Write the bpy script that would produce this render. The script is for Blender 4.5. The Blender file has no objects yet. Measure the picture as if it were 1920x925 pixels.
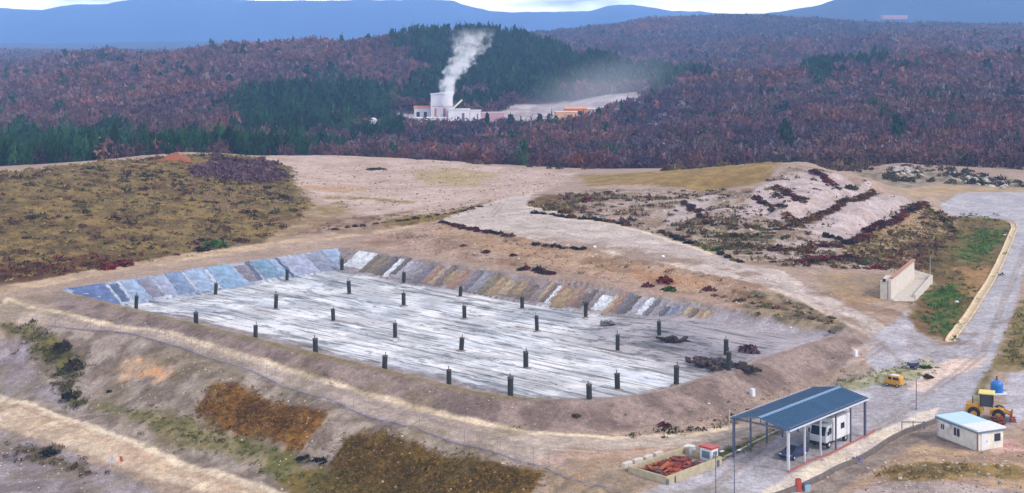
import bpy, bmesh, math, random
import numpy as np
from mathutils import Vector, Matrix

rng = np.random.default_rng(7)
random.seed(7)
SC = bpy.context.scene
COL = SC.collection

# ------------------------------------------------------------------ survey
# The site was surveyed from the picture: F = focal length (for a 1920 wide
# frame), H = height of the drone, HY = row of the horizon.
F, H, HY, CX = 2600.0, 48.0, 60.0, 960.0

def W(px, py, z=0.0):
    d = F * (H - z) / (py - HY)
    return ((px - CX) * d / F, d, z)

def PD(px, d, py):
    return ((px - CX) * d / F, d, H - (py - HY) * d / F)

def PZ(px, d, z):
    return ((px - CX) * d / F, d, z)

def lin(c):
    c = np.asarray(c, float) / 255.0
    return np.where(c <= 0.04045, c / 12.92, ((c + 0.055) / 1.055) ** 2.4)

KALB = 0.78
def A(r, g, b):
    return tuple(np.clip(lin((r, g, b)) * KALB, 0.004, 0.85))

# ------------------------------------------------------------------ noise
def _hash(ix, iy, seed):
    h = (ix.astype(np.int64) * 374761393 + iy.astype(np.int64) * 668265263 + seed * 974711) & 0x7fffffff
    h = ((h ^ (h >> 13)) * 1274126177) & 0x7fffffff
    h = h ^ (h >> 16)
    return (h & 0xffff) / 65535.0

def vnoise(x, y, seed=0):
    ix = np.floor(x); iy = np.floor(y)
    fx = x - ix; fy = y - iy
    fx = fx * fx * (3 - 2 * fx); fy = fy * fy * (3 - 2 * fy)
    a = _hash(ix, iy, seed); b = _hash(ix + 1, iy, seed)
    c = _hash(ix, iy + 1, seed); d = _hash(ix + 1, iy + 1, seed)
    return (a * (1 - fx) + b * fx) * (1 - fy) + (c * (1 - fx) + d * fx) * fy

def fbm(x, y, seed=0, octv=4):
    s = 0; amp = 0.5; tot = 0
    for k in range(octv):
        s = s + amp * vnoise(x, y, seed + 17 * k); tot += amp
        x = x * 2.03 + 11.3; y = y * 2.03 - 7.1; amp *= 0.5
    return s / tot

def sstep(a, b, x):
    t = np.clip((x - a) / (b - a), 0, 1)
    return t * t * (3 - 2 * t)

# ------------------------------------------------------------------ terrain height
CP = []
def g(px, py, z): CP.append(W(px, py, z))
def gd(px, d, z): CP.append(PZ(px, d, z))
def gp(px, d, py): CP.append(PD(px, d, py))

# foreground: lower road, bank, track in front of the pit
for px, py in ((-400, 640), (-150, 710), (0, 770), (120, 808), (250, 845), (400, 895), (500, 925), (620, 975)): g(px, py, -9)
for px, py in ((-300, 800), (0, 860), (100, 900), (250, 960), (0, 1000), (500, 1100)): g(px, py, -11)
for px, py in ((0, 690), (200, 755), (420, 830), (560, 885), (700, 935)): g(px, py, -8)
for px, py in ((0, 612), (160, 625), (300, 660), (420, 705), (600, 762), (760, 810), (900, 850), (1000, 880)): g(px, py, -2.4)
for px, py in ((1000, 960), (900, 1000), (1150, 1000), (1100, 1150)): g(px, py, -5)
for px, py, z in ((20, 575, -.6), (120, 595, -.9), (250, 625, -1.4), (400, 668, -1.9), (550, 715, -2), (700, 758, -2), (850, 800, -2), (1000, 835, -2.1), (1150, 850, -2.2), (1300, 835, -2.3)): g(px, py, z)
for px, py in ((1100, 900), (1200, 940), (1280, 905), (1400, 860), (1400, 925), (1500, 870), (1600, 830), (1440, 790), (1560, 720), (1400, 1050), (1640, 780)): g(px, py, -2.5)
for px, py, z in ((1540, 930, -3.1), (1650, 870, -3.0), (1760, 800, -2.6), (1700, 860, -2.2), (1800, 860, -2.0), (1900, 860, -2), (1700, 930, -1.7),
                  (1850, 930, -1.8), (1900, 760, -1.9), (1800, 760, -2.4), (1850, 700, -1.9), (1720, 720, -2.3), (1650, 700, -2.0), (2200, 800, -1.5), (2300, 950, -1.5), (1800, 1100, -2.5)): g(px, py, z)
# right road and its junction
for px, py, z in ((1620, 670, -1.2), (1640, 630, -.7), (1700, 650, -1.2), (1780, 660, -1.4), (1850, 640, -1.1), (1870, 560, -.6), (1890, 500, -.3), (1905, 430, 0), (1800, 590, -1.4), (1740, 600, -1.2),
                  (1960, 560, -.2), (1950, 650, -.6), (2200, 600, .5), (2100, 420, .5), (1850, 470, -.6), (1800, 530, -1.2)): g(px, py, z)
# rim round the pit
for px, py, z in ((0, 547, .1), (100, 528, .15), (300, 492, .2), (500, 460, .2), (640, 445, .3), (760, 425, .8), (-200, 590, 0), (-500, 640, 0)): g(px, py, z)
for px, py, z in ((760, 475, .4), (900, 496, .5), (1000, 512, .6), (1200, 548, .5), (1300, 566, .4), (1420, 592, .2), (1560, 615, -.2)): g(px, py, z)
for px, py, z in ((850, 408, 2.2), (1000, 440, 2.8), (1120, 465, 2.8), (1250, 495, 2.6), (1400, 535, 1.7), (1500, 572, .9), (950, 375, 1.6), (1100, 410, 2.6), (1250, 455, 2.6), (1400, 505, 1.8), (1520, 545, .9), (1620, 600, 0)): g(px, py, z)
for px, py, z in ((1560, 520, .8), (1660, 545, 0), (1600, 560, .3), (1700, 545, -.5)): g(px, py, z)
# left mound
for px, py in ((0, 528), (150, 508), (300, 482), (430, 458), (560, 440), (-200, 575)): g(px, py, .6)
for px, d, py in ((-300, 360, 350), (0, 392, 326), (100, 412, 314), (200, 430, 304), (280, 445, 296), (330, 452, 292), (420, 462, 292), (480, 468, 296)): gp(px, d, py)
for px, py, z in ((0, 420, 4.6), (200, 400, 4.8), (350, 370, 5.0), (460, 370, 3.6), (560, 400, 1.2), (545, 345, 2.2), (600, 372, .8)): g(px, py, z)
for px, d, z in ((-300, 430, 2), (0, 465, 1.5), (200, 500, 2), (330, 515, 3), (430, 530, 1.5)): gd(px, d, z)
# pale plateau
for px, py, z in ((500, 294, .2), (600, 292, .2), (700, 296, .2), (800, 302, .2), (900, 312, .2), (1000, 317, .1), (1080, 326, 0), (640, 340, .3), (800, 350, .4), (900, 360, .8), (700, 400, .5), (800, 385, .9), (1000, 350, .6), (600, 320, .2), (560, 305, .2)): g(px, py, z)
# right mound (old capped cell)
for px, py, z in ((985, 386, 1.7), (1080, 405, 2.5), (1240, 442, 2.4), (1400, 492, 1.7), (1500, 505, 1.2), (1660, 506, .4), (1720, 500, -.2), (1790, 440, -.4), (1800, 400, -.2), (1750, 362, .2), (1660, 340, .6)): g(px, py, z)
for px, d, py in ((1060, 420, 352), (1150, 405, 350), (1250, 395, 352), (1350, 388, 354), (1420, 385, 340), (1460, 400, 316), (1530, 405, 316), (1600, 400, 330), (1640, 390, 352),
                  (1300, 440, 318), (1200, 455, 323), (1120, 462, 328), (1400, 435, 308), (1460, 428, 305), (1540, 430, 311)): gp(px, d, py)
for px, py, z in ((1420, 400, 5.2), (1480, 430, 3.9), (1560, 380, 5.6), (1350, 420, 4.0), (1600, 450, 2.4), (1690, 400, 2.4), (1734, 380, 1.6), (1500, 480, 2.2), (1120, 385, 3.0), (1200, 410, 3.0), (1280, 430, 3.0)): g(px, py, z)
# rubble ridge and lot at the right
for px, d, py in ((1650, 470, 318), (1700, 478, 306), (1760, 480, 315), (1830, 470, 324), (1890, 455, 338), (1960, 450, 343)): gp(px, d, py)
for px, py, z in ((1800, 380, .1), (1900, 390, .1), (1900, 365, .2), (1800, 362, .2), (2200, 380, .5)): g(px, py, z)
# behind the plateau edge
for px in (-400, -100, 200): gd(px, 560, -9)
for px, d, z in ((500, 600, -9), (700, 600, -11), (900, 580, -11), (1080, 550, -10), (1200, 540, -6), (1350, 520, -3), (1500, 520, -4), (1650, 560, -5), (1800, 560, -4), (1950, 540, -3), (2300, 540, -3)): gd(px, d, z)
for px in (-400, 0, 400): gd(px, 660, -12)
for px, d, z in ((600, 750, -16), (800, 770, -17), (950, 760, -16), (1100, 740, -13), (1250, 740, -8)): gd(px, d, z)
for px in (700, 760, 820, 900, 980, 1060): gd(px, 950, -15)
for px, d, py in ((1110, 950, 212), (1160, 975, 202), (1220, 1000, 190), (1150, 1040, 182), (1225, 1060, 168), (1080, 1040, 198), (1000, 1040, 200), (1090, 880, 240), (1180, 900, 226), (1300, 1000, 190), (1300, 800, 250), (1500, 800, 222), (1700, 800, 205), (1900, 800, 205), (2200, 800, 205),
                  (1400, 1050, 160), (1500, 1100, 140), (1700, 1250, 112), (1900, 1250, 112), (2300, 1250, 112)): gp(px, d, py)
for px, d, py in ((760, 1100, 185), (860, 1080, 195), (960, 1075, 190), (1060, 1085, 186), (1160, 1100, 172), (1240, 1140, 160)): gp(px, d, py)
for px, d, py in ((700, 1480, 84), (760, 1480, 78), (830, 1500, 68), (900, 1500, 65), (960, 1490, 73), (1030, 1440, 90), (1120, 1380, 115), (1200, 1330, 138), (1260, 1310, 155),
                  (800, 1250, 135), (950, 1230, 140), (1080, 1200, 158)): gp(px, d, py)
for px, d, py in ((640, 1500, 90), (500, 1600, 92), (400, 1650, 97), (280, 1720, 104), (200, 1750, 112), (100, 1780, 122), (0, 1800, 134), (-150, 1800, 138), (-500, 1800, 138),
                  (640, 1050, 180), (450, 1000, 180), (200, 1000, 205), (0, 1000, 222), (-300, 1000, 222), (640, 850, 230), (400, 800, 245), (0, 800, 255),
                  (500, 1300, 120), (250, 1350, 138), (0, 1350, 160)): gp(px, d, py)
for px, d, z in ((900, 1900, 15), (600, 2100, 0), (200, 2300, -20), (-300, 2300, -20), (1200, 1700, -2), (1350, 1600, -4)): gd(px, d, z)
for px, d, py in ((1500, 1800, 104), (1700, 1800, 90), (1950, 1800, 88), (2300, 1800, 88), (1000, 2700, 70), (1080, 3000, 60), (1180, 3200, 50), (1330, 3300, 46), (1450, 3300, 42), (1540, 3200, 44), (1700, 3000, 52), (1900, 3000, 54), (2300, 3000, 54),
                  (1300, 2400, 82), (1450, 2400, 75), (1700, 2400, 66), (1900, 2400, 68)): gp(px, d, py)
for px, d, py in ((-400, 3800, 90), (0, 3800, 96), (150, 3800, 100), (300, 3900, 102), (600, 4000, 100)): gp(px, d, py)
for px in (-600, 200, 960, 1700, 2500):
    gd(px, 5500, -30); gd(px, 9000, -60)
gd(-600, 90, -12); gd(300, 90, -12); gd(960, 90, -8); gd(1500, 90, -4); gd(2500, 90, -3)

CPA = np.array(CP)
_cu = CPA[:, 0] / CPA[:, 1]; _cl = np.log(CPA[:, 1])
def _kern(du, dl): return np.sqrt(du * du + dl * dl + 0.012 ** 2)
_K = _kern(_cu[:, None] - _cu[None], _cl[:, None] - _cl[None]) - np.eye(len(CPA)) * 1e-3
_Z = CPA[:, 2]
_zs = np.sign(_Z) * np.log1p(np.abs(_Z) / 4.0)      # compress so far hills do not ring into the yard
_n = len(CPA)
_M = np.zeros((_n + 1, _n + 1)); _M[:_n, :_n] = _K; _M[:_n, _n] = 1; _M[_n, :_n] = 1
_sol = np.linalg.solve(_M, np.append(_zs, 0))

def base_height(x, y):
    sh = x.shape; x = x.ravel(); y = y.ravel()
    u = x / y; l = np.log(y); out = np.empty_like(u)
    for i in range(0, len(u), 40000):
        s = slice(i, i + 40000)
        out[s] = _kern(u[s, None] - _cu[None], l[s, None] - _cl[None]) @ _sol[:_n] + _sol[_n]
    out = np.sign(out) * np.expm1(np.abs(out)) * 4.0
    return out.reshape(sh)

# pit frame: a along the long side, b across
PL = np.array([-84.6, 257.3]); E1 = np.array([.739, -.674]); E2 = np.array([.674, .739])
PA, PB = 126.0, 69.0
FLOOR = -3.5
def pit_ab(x, y):
    dx = x - PL[0]; dy = y - PL[1]
    return dx * E1[0] + dy * E1[1], dx * E2[0] + dy * E2[1]
def pit_xy(a, b):
    return PL[0] + a * E1[0] + b * E2[0], PL[1] + a * E1[1] + b * E2[1]
def pit_sdf(a, b):
    # rounded at the two near right corners, negative inside
    cx, cy = PA / 2, PB / 2
    r = np.where(a > cx, np.where(b < cy, 20.0, 4.0), np.where(b < cy, 3.0, 2.0))
    qx = np.abs(a - cx) - PA / 2 + r; qy = np.abs(b - cy) - PB / 2 + r
    return np.minimum(np.maximum(qx, qy), 0) + np.hypot(np.maximum(qx, 0), np.maximum(qy, 0)) - r

def pit_floor_z(a, b):
    z = np.full_like(a, FLOOR)
    # the cover was tipped from the front bank and lies higher there
    z = z + 2.1 * (1 - sstep(4, 46, b)) * sstep(4, 34, a)
    # gravel ramp in the far right corner
    z = z + 2.2 * sstep(70, 104, a) * sstep(44, 58, b + (a - 90) * .25)
    return z

def height(x, y):
    z = base_height(x, y)
    a, b = pit_ab(x, y); s = pit_sdf(a, b)
    near = (s < 30)
    rough = 0.35 * (fbm(x / 7, y / 7, 3) - .5) + 0.16 * (fbm(x / 1.7, y / 1.7, 4, 3) - .5)
    far = sstep(520, 800, y)
    z = z + rough * (1 - far) * sstep(-2, 9, np.abs(s)) + far * (fbm(x / 70, y / 70, 9) - .5) * np.minimum(0.006 * y, 9) * sstep(700, 1400, y)
    zb_ = sstep(1.6, 4.5, z) * (1 - far) * (y > 250) * (s > 4)
    z = z + zb_ * ((1.1 + 1.0 * (x > 10)) * (fbm(x / 9, y / 9, 12, 3) - .5) + (.6 + .3 * (x > 10)) * (fbm(x / 3.4, y / 3.4, 13, 3) - .5))
    # benches cut into the mound's right face
    for (ax, ay), (bx, by), am in (((60.5, 326.0), (101.0, 392.0), 2.3), ((78.0, 312.0), (116.0, 388.0), 2.0)):
        ex, ey = bx - ax, by - ay; L_ = math.hypot(ex, ey); ex /= L_; ey /= L_
        al = (x - ax) * ex + (y - ay) * ey; n_ = -(x - ax) * ey + (y - ay) * ex + .6 * (fbm(x / 5, y / 5, 19, 2) - .5)
        z = z - am * (n_ / 2.6) * np.exp(-(n_ / 2.6) ** 2) * 1.6 * sstep(-3, 4, al) * sstep(L_ + 3, L_ - 4, al)
    # runnels washed down the banks
    gul = np.abs(fbm(a / 2.4 + .6 * fbm(x / 5, y / 5, 15), b / 16, 16, 3) - .5) * 2
    z = z - .55 * (.5 - gul) * (sstep(-8, -12, b) * sstep(-48, -36, b) + sstep(3, 6, b - PB) * sstep(30, 22, b - PB) * .8) * (y < 330)
    # folds of the wooded hills
    fold = sstep(620, 760, y) * (1 - sstep(-190, -150, x) * sstep(170, 130, x) * sstep(850, 880, y) * sstep(1120, 1090, y)) * sstep(3600, 2600, y)
    z = z + fold * (np.abs(fbm(x / 130, y / 210, 17, 3) - .5) - .12) * np.minimum(36, .042 * (y - 500))
    # earth bank round the front and right sides
    crest = 0.25 - 0.42 * np.maximum(0, s - 1.6) + 0.25 * (fbm(x / 3, y / 3, 21) - .5) * sstep(.3, 2, s)
    m = sstep(-4, 6, a) * (1 - sstep(44, 62, b))
    m = np.maximum(m, sstep(100, 122, a) * (1 - sstep(66, 80, b)))
    zb = np.maximum(z, crest)
    z = z + (zb - z) * m
    # inside
    rim = np.where(s < 1.6, 0.25, z)
    inner = np.maximum(pit_floor_z(a, b) + 0.34 * (fbm(a / 14, b / 1.5, 31, 3) - .5) + .2 * (fbm(a / 2.2, b / 1.2, 33, 3) - .5), 0.25 + s * 0.58)
    w = sstep(0.0, -0.3, s)
    z = np.where(s < 0, np.minimum(z * 0 + inner, 0.25), z)
    return z

US = np.linspace(-0.53, 0.53, 1021)
_py = np.concatenate([np.arange(1420, 925, -9.0), np.arange(925, 288, -1.7)])
_d0 = F * H / (_py - HY)
_d1 = np.exp(np.arange(math.log(_d0[-1]) + .007, math.log(9000), .0088))
DS = np.concatenate([_d0, _d1])
NU, ND = len(US), len(DS)
GX = DS[:, None] * US[None, :]
GY = np.repeat(DS[:, None], NU, 1)
GZ = height(GX, GY)
PYG = HY + F * (H - GZ) / GY          # image row of each vertex

def zat(x, y):
    x = np.asarray(x, float); y = np.asarray(y, float)
    u = np.clip((x / y - US[0]) / (US[1] - US[0]), 0, NU - 1.001)
    j = u.astype(int); fu = u - j
    i = np.clip(np.searchsorted(DS, y) - 1, 0, ND - 2); fd = np.clip((y - DS[i]) / (DS[i + 1] - DS[i]), 0, 1)
    return (GZ[i, j] * (1 - fu) + GZ[i, j + 1] * fu) * (1 - fd) + (GZ[i + 1, j] * (1 - fu) + GZ[i + 1, j + 1] * fu) * fd

def ground(px, py):
    """first point of the ground seen at a place of the survey picture"""
    u = (px - CX) / F
    t = (u - US[0]) / (US[1] - US[0]); t = min(max(t, 0), NU - 1.001)
    j = int(t); f = t - j
    z = GZ[:, j] * (1 - f) + GZ[:, j + 1] * f
    p = HY + F * (H - z) / DS
    k = np.nonzero(p <= py)[0]
    k = k[0] if len(k) else ND - 1
    if k == 0: d = DS[0]
    else:
        q = (p[k - 1] - py) / max(p[k - 1] - p[k], 1e-6)
        d = DS[k - 1] + (DS[k] - DS[k - 1]) * min(max(q, 0), 1)
    x = u * d
    return float(x), float(d), float(zat(x, d))

def GP(pt):
    if pt[0] == 'd':
        return ((pt[1] - CX) / F * pt[2], pt[2])
    x, y, z = ground(pt[0], pt[1]); return (x, y)

def poly_sd(x, y, P):
    """signed distance, positive inside"""
    P = np.asarray(P); n = len(P)
    d2 = np.full(x.shape, 1e12); ins = np.zeros(x.shape, bool)
    for i in range(n):
        ax, ay = P[i]; bx, by = P[(i + 1) % n]
        ex, ey = bx - ax, by - ay
        t = np.clip(((x - ax) * ex + (y - ay) * ey) / (ex * ex + ey * ey + 1e-9), 0, 1)
        d2 = np.minimum(d2, (x - ax - t * ex) ** 2 + (y - ay - t * ey) ** 2)
        c = ((ay > y) != (by > y)) & (x < (bx - ax) * (y - ay) / (by - ay + 1e-12) + ax)
        ins ^= c
    return np.where(ins, 1, -1) * np.sqrt(d2)

def line_d(x, y, P):
    P = np.asarray(P); d2 = np.full(x.shape, 1e12)
    for i in range(len(P) - 1):
        ax, ay = P[i]; bx, by = P[i + 1]; ex, ey = bx - ax, by - ay
        t = np.clip(((x - ax) * ex + (y - ay) * ey) / (ex * ex + ey * ey + 1e-9), 0, 1)
        d2 = np.minimum(d2, (x - ax - t * ex) ** 2 + (y - ay - t * ey) ** 2)
    return np.sqrt(d2)

# ------------------------------------------------------------------ ground colours (albedo)
GC = np.empty((ND, NU, 3))
_t = fbm(GX / 9, GY / 9, 41)[..., None]
GC[:] = np.array(A(190, 170, 158)) * (1 - _t) + np.array(A(162, 142, 130)) * _t
_far = sstep(535, 560, GY)[..., None]
_t = fbm(GX / 14, GY / 14, 43)[..., None]
GC[:] = GC * (1 - _far) + _far * (np.array(A(70, 52, 62)) * (1 - _t) + np.array(A(56, 42, 54)) * _t)

def _apply(sl, w, cA, cB, scale, seed):
    x = GX[sl]; y = GY[sl]
    t = sstep(.36, .64, fbm(x / scale, y / scale, seed))[..., None]
    c = np.array(cA) * (1 - t) + np.array(cB) * t
    GC[sl] = GC[sl] * (1 - w[..., None]) + c * w[..., None]

def _rows(ymin, ymax):
    return slice(max(0, np.searchsorted(DS, ymin) - 1), min(ND, np.searchsorted(DS, ymax) + 1))

_sd = [100]
def paint(pts, cA, cB=None, scale=4.0, soft=.6, namp=1.5, nscale=None, alpha=1.0):
    P = np.array([GP(p) for p in pts]); cB = cB or cA; _sd[0] += 1
    m = namp + soft + 2
    sl = _rows(P[:, 1].min() - m, P[:, 1].max() + m)
    x = GX[sl]; y = GY[sl]
    s = poly_sd(x, y, P)
    if namp: 
        ns = nscale or max(1.0, namp * 1.6)
        s = s + namp * 2 * (fbm(x / ns, y / ns, _sd[0]) - .5)
    _apply(sl, sstep(-soft, soft, s) * alpha, cA, cB, scale, _sd[0] + 3)
    return P

def stroke(pts, width, cA, cB=None, scale=3.0, soft=.4, namp=.5, alpha=1.0):
    P = np.array([GP(p) for p in pts]); cB = cB or cA; _sd[0] += 1
    m = width + namp + soft + 2
    sl = _rows(P[:, 1].min() - m, P[:, 1].max() + m)
    x = GX[sl]; y = GY[sl]
    s = width / 2 - line_d(x, y, P)
    if namp: s = s + namp * 2 * (fbm(x / 2.5, y / 2.5, _sd[0]) - .5)
    _apply(sl, sstep(-soft, soft, s) * alpha, cA, cB, scale, _sd[0] + 3)
    return P

# zone outlines (survey-picture points)
HILL = [(-420, 660), (0, 533), (200, 506), (400, 470), (510, 450), (535, 432), (570, 405), (596, 388), (560, 352), ('d', 545, 470), ('d', 480, 476), ('d', 330, 460), ('d', 200, 437), ('d', 0, 400), ('d', -420, 350)]
LOWROAD = [(-420, 610), (-200, 668), (0, 745), (200, 812), (400, 882), (560, 940), (640, 970), (520, 985), (390, 925), (200, 862), (0, 802), (-200, 745), (-420, 690)]
TRACK_RIM = [(0, 546), (100, 528), (300, 492), (500, 461), (640, 440), (760, 426)]
TRACK = [(-300, 625), (-60, 575), (10, 566), (120, 584), (300, 622), (500, 682), (700, 744), (850, 785), (1000, 814), (1150, 822), (1300, 816), (1390, 796), (1440, 770), (1460, 800), (1380, 830), (1330, 850), (1240, 860), (1150, 880), (1100, 905), (1040, 880), (1000, 868), (900, 838), (760, 795), (640, 755), (500, 706), (340, 650), (200, 618), (100, 606), (0, 604), (-300, 660)]
HAUL = [(900, 385), (960, 368), (1000, 362), (985, 385), (1080, 410), (1180, 428), (1250, 448), (1330, 474), (1400, 497), (1470, 508), (1500, 530), (1560, 560), (1620, 590), (1680, 622), (1640, 640), (1600, 612), (1540, 580), (1450, 540), (1380, 520), (1300, 505), (1200, 485), (1080, 460), (960, 440), (830, 412)]
ROADR = [(1783, 648), (1830, 585), (1868, 520), (1890, 470), (1905, 430), (1900, 412), (1780, 402), (1760, 385), (1800, 362), (1960, 362), (2100, 380), (2100, 430), (1960, 440), (1925, 480), (1905, 570), (1868, 660), (1840, 720), (1810, 770), (1760, 790), (1700, 780), (1690, 740), (1760, 690)]
YARD = [(1600, 660), (1640, 630), (1680, 600), (1700, 578), (1715, 620), (1760, 645), (1783, 650), (1840, 665), (1860, 690), (1810, 765), (1770, 785), (1650, 830), (1560, 880), (1480, 935), (1250, 960), (1160, 960), (1215, 920), (1260, 905), (1360, 865), (1440, 830), (1500, 780), (1520, 730), (1600, 700), (1640, 690)]

# --- plateau
paint([(470, 300), (560, 290), (760, 296), (900, 310), (1080, 325), (1060, 345), (1000, 365), (930, 378), (830, 395), (720, 410), (640, 395), (560, 345)], A(206, 186, 180), A(190, 168, 158), 7, 1, 3)
paint([(770, 320), (860, 316), (930, 330), (900, 350), (800, 348)], A(176, 158, 112), A(188, 168, 140), 5, 2, 6)
paint([(560, 350), (620, 345), (700, 352), (640, 362)], A(190, 150, 110), A(200, 170, 140), 4, 1.5, 4, alpha=.8)
stroke([(620, 372), (700, 372), (760, 380)], 5, A(150, 132, 78), A(170, 150, 110), 3, 1, 3)
paint([(560, 440), (600, 415), (680, 405), (780, 395), (700, 418), (640, 432)], A(178, 156, 142), A(140, 112, 96), 4, 1, 3)
paint([(700, 420), (760, 405), (840, 400), (900, 382), (930, 376), (900, 392), (830, 412), (760, 424)], A(122, 100, 48), A(150, 130, 70), 3, .6, 1.6)
# --- hill
paint(HILL, A(146, 124, 78), A(110, 92, 58), 5, 1.2, 3)
paint([(-420, 640), (0, 532), (160, 512), (250, 496), (270, 470), (180, 480), (0, 500), (-420, 600)], A(96, 66, 46), A(120, 84, 54), 4, 2, 5)
paint([(500, 452), (530, 425), (600, 386), (640, 376), (660, 395), (610, 420), (560, 440)], A(150, 128, 88), A(176, 154, 128), 3, 1.2, 2)
paint([(350, 330), (360, 312), ('d', 420, 458), ('d', 520, 470), (545, 335), (500, 345), (430, 340)], A(92, 66, 74), A(110, 82, 84), 4, 1, 2)
stroke([('d', -200, 372), ('d', 0, 398), ('d', 100, 417), ('d', 200, 435), ('d', 280, 449), ('d', 340, 462), ('d', 420, 475), (500, 296)], 6, A(206, 184, 160), A(190, 168, 150), 4, .6, .8)
# --- orange slope behind the pit and its back bank
paint([(700, 440), (760, 428), (830, 414), (960, 442), (1080, 462), (1200, 488), (1300, 507), (1380, 522), (1450, 542), (1540, 582), (1600, 614), (1480, 620), (1400, 588), (1300, 565), (1200, 546), (1000, 510), (760, 472), (650, 456)], A(184, 160, 148), A(168, 142, 126), 5, .8, 1.5)
paint([(780, 425), (840, 418), (950, 446), (1080, 470), (1200, 495), (1330, 520), (1400, 545), (1300, 550), (1200, 528), (1060, 505), (980, 490), (880, 460)], A(178, 148, 120), A(190, 164, 142), 4, 1.2, 2.5)
paint([(1180, 505), (1260, 515), (1330, 530), (1300, 548), (1200, 525)], A(182, 136, 104), A(184, 150, 122), 4, 1, 2)
paint([(1360, 560), (1450, 550), (1560, 600), (1600, 615), (1500, 612), (1400, 585)], A(140, 116, 84), A(180, 160, 140), 3, 1, 2)
paint([(1480, 590), (1540, 585), (1600, 612), (1560, 614)], A(110, 104, 50), A(130, 112, 70), 2, .8, 1.5)
# --- right mound
paint([('d', 1080, 465), ('d', 1200, 458), ('d', 1300, 445), ('d', 1400, 438), ('d', 1470, 430), (1440, 330), (1400, 352), (1250, 350), (1100, 350)], A(168, 142, 86), A(146, 122, 76), 4, 1.5, 4)
paint([(985, 386), (1050, 365), (1110, 355), (1250, 354), (1400, 357), (1460, 318), (1540, 318), (1630, 345), (1735, 378), (1800, 410), (1790, 440), (1720, 500), (1660, 506), (1500, 505), (1400, 492), (1240, 442), (1080, 405)], A(182, 166, 160), A(138, 118, 98), 2.4, 1, 2.5)
paint([(985, 384), (1020, 365), (1090, 365), (1110, 392), (1060, 400)], A(124, 100, 58), A(104, 74, 44), 3, 1, 1.5)
paint([(1080, 385), (1120, 362), (1250, 358), (1340, 365), (1300, 405), (1240, 430), (1160, 412)], A(182, 164, 158), A(150, 130, 112), 3, 1, 2)
paint([(1240, 400), (1280, 375), (1350, 365), (1330, 395), (1300, 425), (1260, 430)], A(200, 188, 196), A(182, 168, 164), 3, .8, 1.5)
paint([(1250, 425), (1330, 400), (1420, 420), (1460, 445), (1400, 485), (1330, 460)], A(128, 114, 84), A(178, 164, 150), 1.8, 1, 2.5)
paint([(1470, 445), (1530, 438), (1600, 455), (1580, 482), (1500, 488), (1440, 470)], A(194, 180, 182), A(160, 142, 134), 2.5, .8, 2)
paint([(1330, 400), (1400, 385), (1430, 410), (1380, 430), (1330, 425)], A(194, 180, 182), A(160, 144, 136), 2.5, .8, 2)
paint([(1410, 370), (1425, 350), (1470, 330), (1520, 320), (1580, 330), (1635, 350), (1560, 390), (1490, 420), (1440, 410), (1390, 400)], A(204, 190, 196), A(184, 170, 172), 4, .8, 1.8)
paint([(1500, 430), (1560, 400), (1640, 362), (1700, 372), (1725, 385), (1650, 425), (1590, 452), (1540, 440)], A(206, 194, 200), A(188, 174, 178), 4, .8, 1.8)
paint([(1600, 460), (1680, 415), (1740, 385), (1800, 420), (1780, 460), (1700, 495), (1560, 498)], A(150, 130, 86), A(176, 152, 124), 3, 1, 2.5)
paint([(1640, 480), (1720, 450), (1790, 440), (1760, 500), (1690, 510)], A(112, 78, 60), A(136, 104, 72), 3, 1, 2)
# lot / rubble
paint([(1600, 320), (1700, 308), (1900, 335), (1960, 350), (1900, 352), (1760, 345), (1640, 340)], A(128, 116, 96), A(170, 156, 144), 2, 1, 2)
paint([(1640, 342), (1760, 346), (1900, 354), (1960, 360), (1800, 362), (1720, 368), (1660, 352)], A(176, 154, 120), A(196, 172, 140), 4, 1, 2)
# grass triangle by the right road
paint([(1715, 500), (1790, 430), (1800, 400), (1860, 400), (1900, 425), (1886, 465), (1864, 518), (1826, 582), (1780, 640), (1730, 630), (1700, 590), (1720, 560), (1750, 530)], A(128, 116, 62), A(116, 92, 60), 3, .8, 1.5)
paint([(1800, 470), (1830, 430), (1880, 430), (1868, 470), (1820, 500)], A(76, 104, 46), A(116, 114, 60), 2.0, 1.5, 4)
paint([(1745, 545), (1790, 530), (1810, 560), (1790, 600), (1770, 632), (1745, 600)], A(64, 100, 40), A(108, 110, 56), 2.0, 1.5, 4)
paint([(1800, 505), (1850, 500), (1862, 512), (1835, 560), (1800, 540)], A(178, 144, 100), A(150, 116, 78), 2, 1.2, 2.5)
paint([(1860, 690), (1900, 590), (1920, 560), (2100, 560), (2100, 720), (1900, 700)], A(134, 122, 74), A(160, 142, 110), 2.5, .8, 1.5)
paint([(1520, 515), (1660, 515), (1668, 565), (1600, 570), (1560, 545)], A(176, 150, 120), A(160, 142, 124), 3, .8, 1)
GC[:] = GC * (1 - (1 - _far) * (1 - np.array([.83, .77, .70])))
# --- pit
_a, _b = pit_ab(GX, GY); _s = pit_sdf(_a, _b)
_rows_p = _rows(150, 330)
def _pitw(w, cA, cB, scale, seed):
    sl = _rows_p; _apply(sl, w[sl], cA, cB, scale, seed)
_pitw(sstep(.4, -.2, _s), A(158, 146, 146), A(136, 122, 120), 2, 71)
_pitw(sstep(.2, -.4, _s) * sstep(9, 6.5, _a) * sstep(66, 62, _b), A(138, 152, 178), A(158, 162, 178), 3, 70)
_n1 = (fbm(GX / 5, GY / 5, 77) - .5)
_pitw(sstep(-6.0, -7.6, _s + 3 * _n1), A(232, 228, 230), A(190, 187, 190), 5, 72)
_pitw(sstep(.5, .3, np.abs(_s + .3 + .8 * _n1)) * .0, A(120, 108, 70), A(120, 108, 70), 2, 73)
_ramp = sstep(72, 100, _a + 12 * _n1) * sstep(38, 52, _b + (_a - 90) * .25 + 6 * _n1) * sstep(-.5, -2, _s)
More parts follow.
